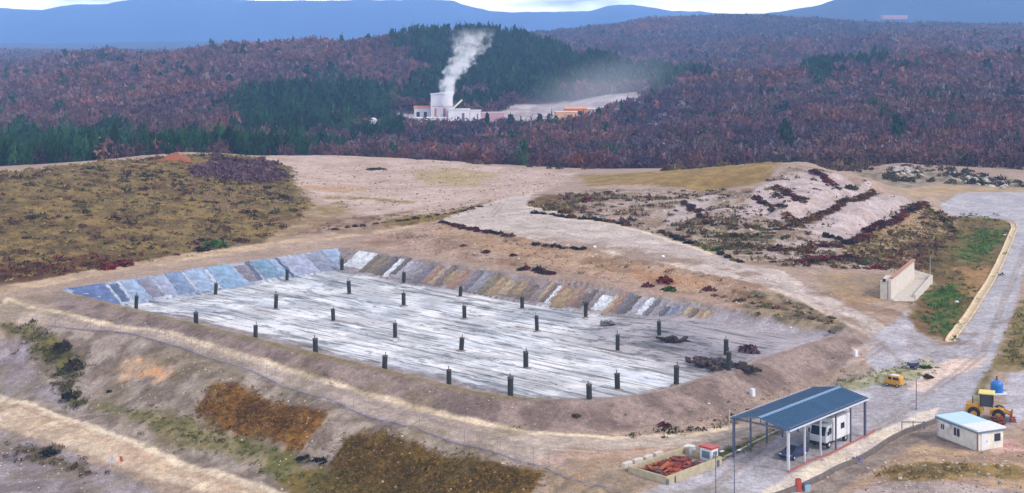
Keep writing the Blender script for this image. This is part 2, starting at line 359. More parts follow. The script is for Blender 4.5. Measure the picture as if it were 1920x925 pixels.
_pitw(_ramp, A(172, 162, 166), A(156, 146, 150), 5, 74)
# earth bank: grey brown outside, olive lip
_front = sstep(.2, .8, _s) * sstep(9, 6.0, _s + 2 * _n1) * np.maximum(sstep(0, 6, _a) * sstep(40, 10, _b), sstep(100, 118, _a) * sstep(72, 64, _b))
_pitw(_front, A(146, 126, 118), A(118, 100, 94), 3, 75)
_lip = sstep(-.6, .2, _s) * sstep(2.2, 1.2, _s + 1.5 * _n1) * sstep(0, 4, _a) * sstep(20, 5, _b) * sstep(122, 112, _a)
_pitw(_lip * .8, A(118, 106, 66), A(140, 122, 96), 3, 76)
_dk = np.array([.88, .84, .80])
# --- tracks and yard
paint(TRACK, A(186, 168, 154), A(166, 148, 134), 5, .5, .5)
stroke(TRACK_RIM, 5.5, A(192, 166, 136), A(172, 146, 122), 3, .5, .5)
stroke([(5, 572), (14, 560), (60, 578), (300, 620), (500, 680), (700, 742), (850, 783), (1000, 812), (1150, 821), (1300, 815), (1390, 796)], 1.0, A(222, 200, 172), A(204, 182, 154), 3, .35, .5, alpha=.95)
paint([(340, 650), (500, 706), (640, 755), (760, 795), (900, 838), (1000, 868), (960, 858), (760, 805), (640, 765), (480, 710)], A(164, 154, 166), A(172, 158, 160), 4, .3, .4, alpha=.7)
paint([(1000, 860), (1060, 845), (1250, 840), (1330, 835), (1240, 862), (1150, 890), (1080, 905)], A(190, 152, 124), A(178, 150, 132), 4, 1, 1.5, alpha=.9)
# --- bank between track and lower road
paint([(-300, 668), (0, 606), (100, 608), (200, 620), (340, 652), (500, 708), (640, 757), (760, 797), (900, 840), (1010, 872), (1000, 960), (640, 960), (560, 935), (400, 878), (200, 808), (0, 740), (-300, 640)], A(160, 144, 132), A(124, 108, 96), 2.5, .5, .8)
paint([(0, 640), (40, 640), (100, 720), (140, 770), (0, 730)], A(158, 146, 152), A(140, 126, 128), 4, 1, 2)
paint([(0, 608), (60, 612), (110, 635), (150, 680), (130, 700), (80, 660), (40, 640)], A(112, 104, 56), A(78, 72, 44), 2.5, .8, 1.5)
paint([(235, 670), (285, 675), (330, 705), (300, 712), (250, 705), (228, 715)], A(222, 162, 108), A(196, 164, 140), 2.5, 1, 2)
paint([(170, 755), (260, 765), (360, 785), (440, 815), (560, 860), (620, 905), (560, 915), (420, 850), (300, 815)], A(104, 100, 58), A(138, 124, 90), 3, .8, 1.6)
paint([(360, 775), (400, 720), (440, 716), (610, 778), (600, 800), (560, 852), (480, 820)], A(130, 92, 38), A(98, 66, 30), 2, .5, .8)
paint([(620, 870), (650, 820), (690, 806), (860, 860), (1015, 882), (1000, 935), (780, 960), (600, 930)], A(120, 92, 42), A(92, 70, 34), 2, .5, .8)
paint([(520, 900), (600, 870), (720, 925), (760, 960), (560, 950)], A(98, 90, 44), A(120, 100, 50), 2, .8, 1.2)
paint(LOWROAD, A(202, 180, 156), A(184, 160, 138), 3, .4, .6)
for off in (.3, .55): 
    stroke([(-300, 660 + 40 * off), (0, 750 + 40 * off), (200, 815 + 40 * off), (400, 888 + 30 * off), (520, 935)], .5, A(176, 146, 122), A(190, 160, 134), 3, .3, .3, alpha=.8)
stroke([(-200, 670), (0, 744), (200, 812), (400, 882), (540, 932)], .9, A(224, 204, 178), A(208, 188, 162), 3, .35, .5, alpha=.95)
paint([(-300, 770), (0, 806), (130, 850), (250, 895), (300, 925), (300, 1000), (-300, 1000)], A(154, 142, 144), A(130, 116, 116), 3, .6, 1)
paint([(30, 840), (70, 832), (130, 860), (180, 890), (110, 880), (60, 862)], A(96, 84, 62), A(120, 104, 84), 2, .8, 1.4)
# --- haul road, right road, yard
paint([(1380, 545), (1450, 548), (1540, 586), (1600, 612), (1580, 618), (1480, 610), (1400, 580)], A(96, 84, 60), A(150, 130, 106), 2, .8, 1.5)
paint(HAUL, A(194, 178, 170), A(178, 162, 154), 5, .4, .5)
stroke([(832, 413), (960, 442), (1080, 462), (1200, 487), (1300, 507), (1380, 522), (1450, 542), (1540, 582), (1600, 613)], 1.2, A(206, 190, 174), A(190, 172, 158), 3, .4, .4)
stroke([(985, 387), (1080, 410), (1180, 428), (1250, 449), (1330, 476)], 1.6, A(214, 196, 174), A(204, 184, 166), 3, .4, .4)
paint(YARD, A(178, 172, 178), A(160, 152, 156), 6, .4, .5)
paint(ROADR, A(166, 160, 166), A(178, 172, 176), 6, .4, .4)
paint([(1560, 720), (1600, 700), (1680, 690), (1740, 672), (1760, 690), (1700, 725), (1640, 722), (1560, 735)], A(150, 146, 112), A(176, 166, 146), 3, .8, 1.4)
paint([(1700, 728), (1745, 690), (1790, 672), (1850, 672), (1835, 688), (1780, 705), (1730, 735)], A(218, 190, 176), A(206, 182, 170), 3, .6, .8)
paint([(1560, 740), (1400, 790), (1440, 760), (1600, 700), (1640, 690)], A(158, 140, 130), A(138, 124, 104), 3, .6, 1)
paint([(1600, 655), (1640, 640), (1625, 670), (1585, 690)], A(190, 160, 144), A(168, 150, 140), 2.5, .6, 1)
# right front: path strip, sandy ground
paint([(1480, 890), (1560, 852), (1640, 812), (1720, 775), (1760, 765), (1750, 790), (1700, 808), (1630, 845), (1570, 880), (1520, 905), (1440, 935), (1400, 940)], A(218, 202, 182), A(208, 192, 182), 4, .3, .3)
paint([(1525, 912), (1570, 886), (1640, 850), (1700, 815), (1760, 792), (1780, 810), (1720, 830), (1640, 875), (1560, 930), (1500, 960)], A(150, 134, 124), A(124, 108, 98), 2.5, .4, .6)
paint([(1560, 940), (1640, 880), (1720, 835), (1790, 845), (1860, 850), (1960, 790), (2200, 790), (2200, 1000), (1560, 1000)], A(182, 152, 120), A(162, 134, 112), 3, .8, 1.2)
paint([(1640, 885), (1700, 872), (1790, 868), (1900, 870), (1960, 900), (1830, 895), (1740, 905), (1660, 900)], A(150, 122, 72), A(120, 100, 58), 2.5, .8, 1.4)
paint([(1560, 935), (1650, 905), (1800, 905), (1920, 920), (1960, 960), (1560, 970)], A(174, 156, 150), A(154, 136, 130), 3, .8, 1.2)
paint([(1850, 830), (1900, 820), (1920, 845), (1860, 850)], A(196, 146, 140), A(206, 168, 156), 2, .6, 1)
paint([(1330, 850), (1380, 835), (1450, 808), (1480, 790), (1460, 815), (1390, 845), (1345, 862)], A(92, 104, 40), A(120, 116, 62), 2, .5, .8)
paint([(1890, 700), (1960, 690), (2000, 760), (1890, 800), (1880, 760)], A(186, 180, 188), A(176, 166, 170), 3, .8, 1)
paint([(1810, 770), (1845, 700), (1862, 690), (1850, 730), (1835, 770)], A(134, 124, 86), A(112, 98, 70), 2, .5, .6)
# quarry floor and bare works ground far off
def paintd(pts, cA, cB, scale, soft, namp):
    return paint([('d',) + p for p in pts], cA, cB, scale, soft, namp)
paintd([(740, 920), (1070, 905), (1120, 930), (1180, 965), (1240, 1000), (1235, 1065), (1150, 1050), (1060, 1060), (960, 1055), (930, 990), (740, 985)], A(190, 176, 178), A(160, 144, 148), 9, 4, 9)
# wheel ruts on the tracks, the haul road and the yard
for pts in ([(20, 582), (120, 592), (300, 634), (500, 692), (700, 752), (850, 800), (1000, 838), (1150, 846), (1300, 832), (1420, 800)], [(940, 376), (920, 400), (1000, 424), (1180, 455), (1330, 492), (1450, 528), (1560, 578), (1650, 640), (1700, 690)],
            [(1660, 640), (1560, 720), (1500, 770), (1420, 840), (1320, 920)], [(1640, 800), (1760, 720), (1840, 660), (1890, 540), (1925, 450)], [(1700, 640), (1780, 665), (1850, 640)]):
    for o_ in (0, 7):
        stroke([(a_ + o_ * .6, b_ + o_) for a_, b_ in pts], .55, A(134, 116, 106), A(156, 138, 128), 3, .25, .3, alpha=.55)
# thin olive and brown growth mottling the bare banks
_m = sstep(.54, .66, fbm(GX / 6, GY / 6, 91, 4)) * .42 * (GY < 330) * (GX < 40) * sstep(-2, -5, pit_ab(GX, GY)[1]) 
GC[:] = GC * (1 - _m[..., None]) + np.array(A(118, 104, 70)) * _m[..., None]
_m = sstep(.48, .60, fbm(GX / 5, GY / 5, 93, 4)) * .6 * (GY < 420) * sstep(2, 6, pit_ab(GX, GY)[1] - PB) * sstep(34, 26, pit_ab(GX, GY)[1] - PB)
GC[:] = GC * (1 - _m[..., None]) + np.array(A(128, 98, 74)) * _m[..., None]

# ------------------------------------------------------------------ materials
MATS = {}
def nt(name):
    m = bpy.data.materials.new(name); m.use_nodes = True
    t = m.node_tree; b = t.nodes['Principled BSDF']
    b.inputs['Specular IOR Level'].default_value = 0.25
    return m, t, b

def vary(t, src, b, scale=3.0, amount=.3, coord='Object', detail=5, bump=0.0, bdist=.05, stretch=None):
    tc = t.nodes.new('ShaderNodeTexCoord'); mp = t.nodes.new('ShaderNodeMapping')
    if stretch: mp.inputs['Scale'].default_value = stretch
    t.links.new(tc.outputs[coord], mp.inputs[0])
    n = t.nodes.new('ShaderNodeTexNoise'); n.inputs['Scale'].default_value = scale; n.inputs['Detail'].default_value = detail
    n.inputs['Roughness'].default_value = .65
    t.links.new(mp.outputs[0], n.inputs['Vector'])
    mr = t.nodes.new('ShaderNodeMapRange'); mr.inputs[1].default_value = .3; mr.inputs[2].default_value = .7
    mr.inputs[3].default_value = 1 - amount; mr.inputs[4].default_value = 1 + amount
    t.links.new(n.outputs[0], mr.inputs[0])
    mx = t.nodes.new('ShaderNodeVectorMath'); mx.operation = 'SCALE'
    t.links.new(src, mx.inputs[0]); t.links.new(mr.outputs[0], mx.inputs['Scale'])
    if bump:
        bp = t.nodes.new('ShaderNodeBump'); bp.inputs['Strength'].default_value = bump; bp.inputs['Distance'].default_value = bdist
        t.links.new(n.outputs[0], bp.inputs['Height']); t.links.new(bp.outputs[0], b.inputs['Normal'])
    return mx.outputs[0]

def mat(name, col, rough=.6, metal=0, scale=3, amount=.12, bump=0, stretch=None, spec=.3):
    if name in MATS: return MATS[name]
    m, t, b = nt(name)
    rgb = t.nodes.new('ShaderNodeRGB'); rgb.outputs[0].default_value = (*col, 1)
    o = vary(t, rgb.outputs[0], b, scale, amount, bump=bump, stretch=stretch)
    t.links.new(o, b.inputs['Base Color'])
    b.inputs['Roughness'].default_value = rough; b.inputs['Metallic'].default_value = metal
    b.inputs['Specular IOR Level'].default_value = spec
    MATS[name] = m; return m

def attr_mat(name, scale=1.2, amount=.28, rough=.95, bump=.4, bdist=.15, second=True):
    m, t, b = nt(name)
    at = t.nodes.new('ShaderNodeAttribute'); at.attribute_name = 'Col'
    o = at.outputs['Color']
    if amount: o = vary(t, o, b, scale, amount, bump=bump, bdist=bdist)
    if second:
        o = vary(t, o, b, .28, .2, bump=0)
        o = vary(t, o, b, 4.5, .34, bump=0, detail=4)
    t.links.new(o, b.inputs['Base Color']); b.inputs['Roughness'].default_value = rough
    b.inputs['Specular IOR Level'].default_value = .1
    MATS[name] = m; return m

M_GROUND = attr_mat('soil_and_gravel')
M_FOLI = attr_mat('foliage', amount=0, second=False, rough=.9)

# pit floor: pale waste cover with long furrows
def pit_material():
    m, t, b = nt('waste_cover')
    at = t.nodes.new('ShaderNodeAttribute'); at.attribute_name = 'Col'
    o = vary(t, at.outputs['Color'], b, 1.0, .14, bump=.3, bdist=.2)
    tc = t.nodes.new('ShaderNodeTexCoord'); mp = t.nodes.new('ShaderNodeMapping')
    mp.inputs['Rotation'].default_value = (0, 0, math.atan2(.674, .739))
    mp.inputs['Location'].default_value = (0, 0, 0)
    mp2 = t.nodes.new('ShaderNodeMapping'); mp2.inputs['Scale'].default_value = (.05, .62, 1)
    t.links.new(tc.outputs['Object'], mp.inputs[0]); t.links.new(mp.outputs[0], mp2.inputs[0])
    n = t.nodes.new('ShaderNodeTexNoise'); n.inputs['Scale'].default_value = 1.0; n.inputs['Detail'].default_value = 3; n.inputs['Distortion'].default_value = .5
    t.links.new(mp2.outputs[0], n.inputs[0])
    r = t.nodes.new('ShaderNodeValToRGB'); e = r.color_ramp.elements
    e[0].position = .36; e[0].color = (.40, .42, .42, 1); e[1].position = .48; e[1].color = (1, 1, 1, 1)
    t.links.new(n.outputs[0], r.inputs[0])
    mx = t.nodes.new('ShaderNodeMix'); mx.data_type = 'RGBA'; mx.blend_type = 'MULTIPLY'; mx.inputs[0].default_value = .9
    t.links.new(o, mx.inputs[6]); t.links.new(r.outputs[0], mx.inputs[7])
    # bluish damp patches and dark scraps
    mp3 = t.nodes.new('ShaderNodeMapping'); mp3.inputs['Scale'].default_value = (.05, .12, 1)
    t.links.new(mp.outputs[0], mp3.inputs[0])
    n2 = t.nodes.new('ShaderNodeTexNoise'); n2.inputs['Scale'].default_value = 1; n2.inputs['Detail'].default_value = 4
    t.links.new(mp3.outputs[0], n2.inputs[0])
    r2 = t.nodes.new('ShaderNodeValToRGB'); e = r2.color_ramp.elements
    e[0].position = .45; e[0].color = (1, 1, 1, 1); e[1].position = .62; e[1].color = (.84, .89, .95, 1)
    t.links.new(n2.outputs[0], r2.inputs[0])
    mx2 = t.nodes.new('ShaderNodeMix'); mx2.data_type = 'RGBA'; mx2.blend_type = 'MULTIPLY'; mx2.inputs[0].default_value = 1
    t.links.new(mx.outputs[2], mx2.inputs[6]); t.links.new(r2.outputs[0], mx2.inputs[7])
    mp4 = t.nodes.new('ShaderNodeMapping'); mp4.inputs['Scale'].default_value = (.28, .62, 1)
    t.links.new(mp.outputs[0], mp4.inputs[0])
    n3 = t.nodes.new('ShaderNodeTexNoise'); n3.inputs['Scale'].default_value = 1; n3.inputs['Detail'].default_value = 2
    t.links.new(mp4.outputs[0], n3.inputs[0])
    r3 = t.nodes.new('ShaderNodeValToRGB'); e = r3.color_ramp.elements
    e[0].position = .34; e[0].color = (.36, .39, .42, 1); e[1].position = .41; e[1].color = (1, 1, 1, 1)
    t.links.new(n3.outputs[0], r3.inputs[0])
    mx3 = t.nodes.new('ShaderNodeMix'); mx3.data_type = 'RGBA'; mx3.blend_type = 'MULTIPLY'; mx3.inputs[0].default_value = .8
    t.links.new(mx2.outputs[2], mx3.inputs[6]); t.links.new(r3.outputs[0], mx3.inputs[7])
    # long thin dark seams between the tipped lanes
    mp5 = t.nodes.new('ShaderNodeMapping'); mp5.inputs['Scale'].default_value = (.012, .26, 1)
    t.links.new(mp.outputs[0], mp5.inputs[0])
    n5 = t.nodes.new('ShaderNodeTexNoise'); n5.inputs['Scale'].default_value = 1; n5.inputs['Detail'].default_value = 3; n5.inputs['Roughness'].default_value = .55
    t.links.new(mp5.outputs[0], n5.inputs[0])
    pp = t.nodes.new('ShaderNodeMath'); pp.operation = 'PINGPONG'; pp.inputs[1].default_value = .055; t.links.new(n5.outputs[0], pp.inputs[0])
    r5 = t.nodes.new('ShaderNodeValToRGB'); e = r5.color_ramp.elements
    e[0].position = .005; e[0].color = (.28, .30, .30, 1); e[1].position = .015; e[1].color = (1, 1, 1, 1)
    t.links.new(pp.outputs[0], r5.inputs[0])
    mx5 = t.nodes.new('ShaderNodeMix'); mx5.data_type = 'RGBA'; mx5.blend_type = 'MULTIPLY'; mx5.inputs[0].default_value = .72
    t.links.new(mx3.outputs[2], mx5.inputs[6]); t.links.new(r5.outputs[0], mx5.inputs[7])
    t.links.new(mx5.outputs[2], b.inputs['Base Color']); b.inputs['Roughness'].default_value = .8
    return m
M_PIT = pit_material()

# ------------------------------------------------------------------ tagging and mesh helpers
def tag(o, label=None, cat=None, group=None, kind=None):
    if label: o['label'] = label
    if cat: o['category'] = cat
    if group: o['group'] = group
    if kind: o['kind'] = kind
    return o

def thing(name, label, cat, loc=(0, 0, 0), rz=0.0, group=None):
    o = bpy.data.objects.new(name, None); COL.objects.link(o)
    o.location = loc; o.rotation_euler = (0, 0, rz); o.empty_display_size = .5
    return tag(o, label, cat, group)

def np_mesh(name, V, Fs, nper, colors=None, smooth=False, material=None):
    me = bpy.data.meshes.new(name)
    V = np.ascontiguousarray(V, np.float32); Fs = np.ascontiguousarray(Fs, np.int32)
    nf = len(Fs)
    me.vertices.add(len(V)); me.vertices.foreach_set('co', V.ravel())
    me.loops.add(nf * nper); me.loops.foreach_set('vertex_index', Fs.ravel())
    me.polygons.add(nf); me.polygons.foreach_set('loop_start', np.arange(nf, dtype=np.int32) * nper)
    me.polygons.foreach_set('use_smooth', np.full(nf, smooth, bool))
    if colors is not None:
        at = me.color_attributes.new('Col', 'FLOAT_COLOR', 'POINT')
        c = np.ones((len(V), 4), np.float32); c[:, :3] = colors
        at.data.foreach_set('color', c.ravel())
    me.update(calc_edges=True)
    if material: me.materials.append(material)
    return me

def link(name, me, parent=None):
    o = bpy.data.objects.new(name, me); COL.objects.link(o)
    if parent: o.parent = parent
    return o

class MB:
    def __init__(s): s.v = []; s.f = []
    def add(s, vs, fs):
        k = len(s.v); s.v += [tuple(p) for p in vs]; s.f += [tuple(i + k for i in f) for f in fs]; return s
    def box(s, c, size, rz=0, rx=0, ry=0, taper=1.0):
        x, y, z = (q / 2 for q in size)
        R = Matrix.Rotation(rz, 3, 'Z') @ Matrix.Rotation(ry, 3, 'Y') @ Matrix.Rotation(rx, 3, 'X')
        vs = []
        for dz in (-1, 1):
            k = taper if dz > 0 else 1
            for dx, dy in ((-1, -1), (1, -1), (1, 1), (-1, 1)):
                vs.append(R @ Vector((dx * x * k, dy * y * k, dz * z)) + Vector(c))
        return s.add(vs, [(3, 2, 1, 0), (4, 5, 6, 7), (0, 1, 5, 4), (1, 2, 6, 5), (2, 3, 7, 6), (3, 0, 4, 7)])
    def tube(s, p, q, r, n=10, r2=None):
        p, q = Vector(p), Vector(q); d = (q - p).normalized()
        a = d.orthogonal().normalized(); b = d.cross(a); r2 = r if r2 is None else r2
        vs = []
        for c, rr in ((p, r), (q, r2)):
            for i in range(n):
                t = 2 * math.pi * i / n; vs.append(c + a * (rr * math.cos(t)) + b * (rr * math.sin(t)))
        fs = [(i, (i + 1) % n, n + (i + 1) % n, n + i) for i in range(n)]
        fs += [tuple(range(n - 1, -1, -1)), tuple(range(n, 2 * n))]
        return s.add(vs, fs)
    def lathe(s, c, prof, n=20, axis='Z'):
        c = Vector(c); vs = []; m = len(prof)
        for i in range(n):
            t = 2 * math.pi * i / n
            for r, h in prof:
                p = Vector((r * math.cos(t), r * math.sin(t), h))
                if axis == 'Y': p = Vector((p.x, p.z, p.y))
                if axis == 'X': p = Vector((p.z, p.x, p.y))
                vs.append(c + p)
        fs = []
        for i in range(n):
            for k in range(m - 1):
                a = i * m + k; b = ((i + 1) % n) * m + k
                fs.append((a, b, b + 1, a + 1))
        return s.add(vs, fs)
    def prism(s, pts, z0, z1):
        n = len(pts)
        vs = [(x, y, z0) for x, y in pts] + [(x, y, z1) for x, y in pts]
        return s.add(vs, [tuple(range(n - 1, -1, -1)), tuple(range(n, 2 * n))] + [(i, (i + 1) % n, n + (i + 1) % n, n + i) for i in range(n)])
    def profile(s, pts, x0, x1):
        """closed outline in the y-z plane swept along x"""
        n = len(pts)
        vs = [(x0, y, z) for y, z in pts] + [(x1, y, z) for y, z in pts]
        return s.add(vs, [tuple(range(n - 1, -1, -1)), tuple(range(n, 2 * n))] + [(i, (i + 1) % n, n + (i + 1) % n, n + i) for i in range(n)])
    def build(s, name, material, parent=None, bevel=0, smooth=False, loc=None):
        me = bpy.data.meshes.new(name); me.from_pydata(s.v, [], s.f)
        bm = bmesh.new(); bm.from_mesh(me); bmesh.ops.recalc_face_normals(bm, faces=bm.faces)
        if bevel:
            bmesh.ops.bevel(bm, geom=list(bm.edges), offset=bevel, segments=1, affect='EDGES', clamp_overlap=True)
        bm.to_mesh(me); bm.free()
        if smooth:
            for p in me.polygons: p.use_smooth = True
        me.materials.append(material)
        o = link(name, me, parent)
        if loc is not None: o.location = loc
        return o

def copy_tree(o, parent=None):
    c = o.copy(); COL.objects.link(c)
    if parent: c.parent = parent
    for ch in o.children: copy_tree(ch, c)
    return c

# ------------------------------------------------------------------ ground objects (one survey grid, split by what it is)
def fc(A_): return (A_[:-1, :-1] + A_[1:, :-1] + A_[:-1, 1:] + A_[1:, 1:]) / 4
FX, FY = fc(GX), fc(GY)
zone = np.zeros(FX.shape, int)                       # 0 ground
zone[FY > 620] = 1                                   # hills
def zpoly(pts, zid):
    P = np.array([GP(p) for p in pts])
    sl = slice(max(0, np.searchsorted(DS, P[:, 1].min()) - 1), min(ND - 1, np.searchsorted(DS, P[:, 1].max()) + 1))
    s = poly_sd(FX[sl], FY[sl], P) + .5 * (fbm(FX[sl] / 2, FY[sl] / 2, 5) - .5)
    zone[sl][s > 0] = zid
zpoly(LOWROAD, 2); zpoly(TRACK, 3); zpoly(HAUL, 4); zpoly(YARD, 6); zpoly(ROADR, 5)
P = np.array([GP(p) for p in TRACK_RIM]); sl = _rows(P[:, 1].min() - 4, P[:, 1].max() + 4)
sl = slice(sl.start, min(sl.stop, ND - 1)); zone[sl][line_d(FX[sl], FY[sl], P) < 2.75] = 3
a_, b_ = pit_ab(FX, FY); zone[pit_sdf(a_, b_) < -6.2] = 7
idx = np.arange(ND * NU).reshape(ND, NU)
quads = np.stack([idx[:-1, :-1], idx[:-1, 1:], idx[1:, 1:], idx[1:, :-1]], -1)
allV = np.stack([GX, GY, GZ], -1).reshape(-1, 3); allC = GC.reshape(-1, 3)
names = {0: ('ground', 'dry gravelly ground of the landfill site'), 1: ('hills', 'wooded hills rolling away behind the site'),
         2: ('dirt_road', 'pale dirt road crossing the lower left corner below the bank'), 3: ('gravel_track', 'gravel track running round the pit outside its earth bank'),
         4: ('haul_road', 'grey haul road between the pit and the terraced mound'), 5: ('asphalt_road', 'grey asphalt road climbing along the right edge'),
         6: ('yard_pavement', 'pale paved yard around the blue canopy'), 7: ('pit_floor', 'whitish furrowed cover on the floor of the pit')}
for z_, (nm, lb) in names.items():
    q = quads[zone == z_]
    if not len(q): continue
    used, inv = np.unique(q, return_inverse=True)
    me = np_mesh(nm, allV[used], inv.reshape(-1, 4), 4, allC[used], True, M_PIT if z_ == 7 else M_GROUND)
    tag(link(nm, me), lb, 'pit floor' if z_ == 7 else nm.split('_')[-1], kind='structure')

# ------------------------------------------------------------------ camera, light, sky
cam = bpy.data.cameras.new('camera'); co = bpy.data.objects.new('camera', cam); COL.objects.link(co)
co.location = (0, 0, H); co.rotation_euler = (math.radians(90), 0, 0)
cam.sensor_width = 36; cam.lens = 36 * F / 1920; cam.shift_y = -(462.5 - HY) / 1920
cam.clip_start = 1; cam.clip_end = 60000
SC.camera = co

SUN_EL, SUN_AZ = 40, 122          # azimuth the light comes from, clockwise from +Y
sd = bpy.data.lights.new('sun', 'SUN'); so = bpy.data.objects.new('sun', sd); COL.objects.link(so)
sd.energy = 1.5; sd.angle = math.radians(10); sd.color = (1, .93, .84)
_az = math.radians(SUN_AZ); _el = math.radians(SUN_EL)
_dir = Vector((math.sin(_az) * math.cos(_el), math.cos(_az) * math.cos(_el), math.sin(_el)))
so.rotation_euler = _dir.to_track_quat('Z', 'Y').to_euler(); so.location = (0, 0, 300)

wd = bpy.data.worlds.new('World'); SC.world = wd; wd.use_nodes = True
t = wd.node_tree; bg = t.nodes['Background']; bg.inputs['Strength'].default_value = .065
sky = t.nodes.new('ShaderNodeTexSky'); sky.sky_type = 'NISHITA'; sky.sun_disc = False
sky.sun_elevation = _el; sky.sun_rotation = _az; sky.altitude = 300; sky.dust_density = 1.5
tc = t.nodes.new('ShaderNodeTexCoord'); mp = t.nodes.new('ShaderNodeMapping'); mp.inputs['Scale'].default_value = (5, 5, 26)
ns = t.nodes.new('ShaderNodeTexNoise'); ns.inputs['Scale'].default_value = 1.6; ns.inputs['Detail'].default_value = 6
rp = t.nodes.new('ShaderNodeValToRGB'); rp.color_ramp.elements[0].position = .33; rp.color_ramp.elements[1].position = .55
mx = t.nodes.new('ShaderNodeMix'); mx.data_type = 'RGBA'
mx.inputs[7].default_value = (27, 27, 27.5, 1)
t.links.new(tc.outputs['Generated'], mp.inputs[0]); t.links.new(mp.outputs[0], ns.inputs[0]); t.links.new(ns.outputs[0], rp.inputs[0])
sz = t.nodes.new('ShaderNodeSeparateXYZ'); t.links.new(tc.outputs['Generated'], sz.inputs[0])
lo = t.nodes.new('ShaderNodeMapRange'); lo.interpolation_type = 'SMOOTHSTEP'; lo.inputs[1].default_value = .42; lo.inputs[2].default_value = .08; lo.inputs[3].default_value = .3; lo.inputs[4].default_value = 1
t.links.new(sz.outputs[2], lo.inputs[0])
ml = t.nodes.new('ShaderNodeMath'); ml.operation = 'MULTIPLY'; t.links.new(rp.outputs[0], ml.inputs[0]); t.links.new(lo.outputs[0], ml.inputs[1])
t.links.new(ml.outputs[0], mx.inputs[0]); t.links.new(sky.outputs[0], mx.inputs[6]); t.links.new(mx.outputs[2], bg.inputs[0])

SC.view_settings.view_transform = 'Standard'; SC.view_settings.look = 'None'
SC.view_settings.exposure = 0.95; SC.view_settings.gamma = 1
SC.cycles.use_denoising = True
SC.cycles.max_bounces = 5; SC.cycles.diffuse_bounces = 2; SC.cycles.glossy_bounces = 2; SC.cycles.volume_bounces = 3
SC.cycles.caustics_reflective = False; SC.cycles.caustics_refractive = False

# ------------------------------------------------------------------ far mountains
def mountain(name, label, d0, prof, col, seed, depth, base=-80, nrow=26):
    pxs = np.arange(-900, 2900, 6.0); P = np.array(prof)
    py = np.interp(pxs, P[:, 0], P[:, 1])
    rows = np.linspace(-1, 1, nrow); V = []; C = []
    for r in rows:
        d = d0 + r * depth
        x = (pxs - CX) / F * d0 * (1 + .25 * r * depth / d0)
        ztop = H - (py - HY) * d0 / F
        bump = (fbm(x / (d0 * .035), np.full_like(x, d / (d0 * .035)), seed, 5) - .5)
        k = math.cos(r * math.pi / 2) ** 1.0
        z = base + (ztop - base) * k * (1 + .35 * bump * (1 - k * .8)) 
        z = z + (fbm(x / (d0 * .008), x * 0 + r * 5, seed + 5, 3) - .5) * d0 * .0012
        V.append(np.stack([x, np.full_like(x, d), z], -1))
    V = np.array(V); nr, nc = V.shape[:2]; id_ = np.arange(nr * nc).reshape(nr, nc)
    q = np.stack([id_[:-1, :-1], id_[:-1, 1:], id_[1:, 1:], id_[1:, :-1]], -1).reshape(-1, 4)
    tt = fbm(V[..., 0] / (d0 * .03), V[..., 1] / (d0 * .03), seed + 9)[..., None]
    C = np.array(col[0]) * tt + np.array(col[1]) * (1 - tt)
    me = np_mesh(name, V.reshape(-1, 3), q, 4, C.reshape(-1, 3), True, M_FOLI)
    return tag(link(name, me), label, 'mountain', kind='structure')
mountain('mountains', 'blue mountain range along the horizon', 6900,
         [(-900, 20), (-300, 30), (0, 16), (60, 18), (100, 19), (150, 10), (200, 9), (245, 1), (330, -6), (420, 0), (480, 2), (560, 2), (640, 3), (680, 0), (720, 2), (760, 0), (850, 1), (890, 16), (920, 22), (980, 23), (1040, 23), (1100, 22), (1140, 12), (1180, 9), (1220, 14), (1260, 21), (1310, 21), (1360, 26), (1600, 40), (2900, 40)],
         (A(66, 100, 150), A(52, 84, 134)), 3, 1500)  # haze blue partly painted into the range's own albedo
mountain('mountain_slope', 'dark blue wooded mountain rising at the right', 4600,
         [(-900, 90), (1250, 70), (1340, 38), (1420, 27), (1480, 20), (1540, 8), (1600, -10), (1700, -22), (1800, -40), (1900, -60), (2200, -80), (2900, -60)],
         (A(66, 88, 120), A(52, 74, 108)), 8, 1000)  # bluish tone of the air put into this slope's colour too

# ------------------------------------------------------------------ haze and smoke
def volume_mat(name, col, dens, aniso=0):
    m = bpy.data.materials.new(name); m.use_nodes = True; t = m.node_tree
    for n in list(t.nodes):
        if n.type == 'BSDF_PRINCIPLED': t.nodes.remove(n)
    v = t.nodes.new('ShaderNodeVolumePrincipled'); v.inputs['Color'].default_value = (*col, 1)
    v.inputs['Density'].default_value = dens; v.inputs['Anisotropy'].default_value = aniso
    t.links.new(v.outputs[0], t.nodes['Material Output'].inputs['Volume'])
    return m, t, v
HAZE_M, _, _ = volume_mat('haze_air', (.30, .54, 1.0), 1.2e-4)
hb = MB().box((0, 4600, 75), (16000, 9600, 370)).build('haze', HAZE_M)
tag(hb, 'bluish haze lying over the far hills and mountains', 'haze', kind='stuff')

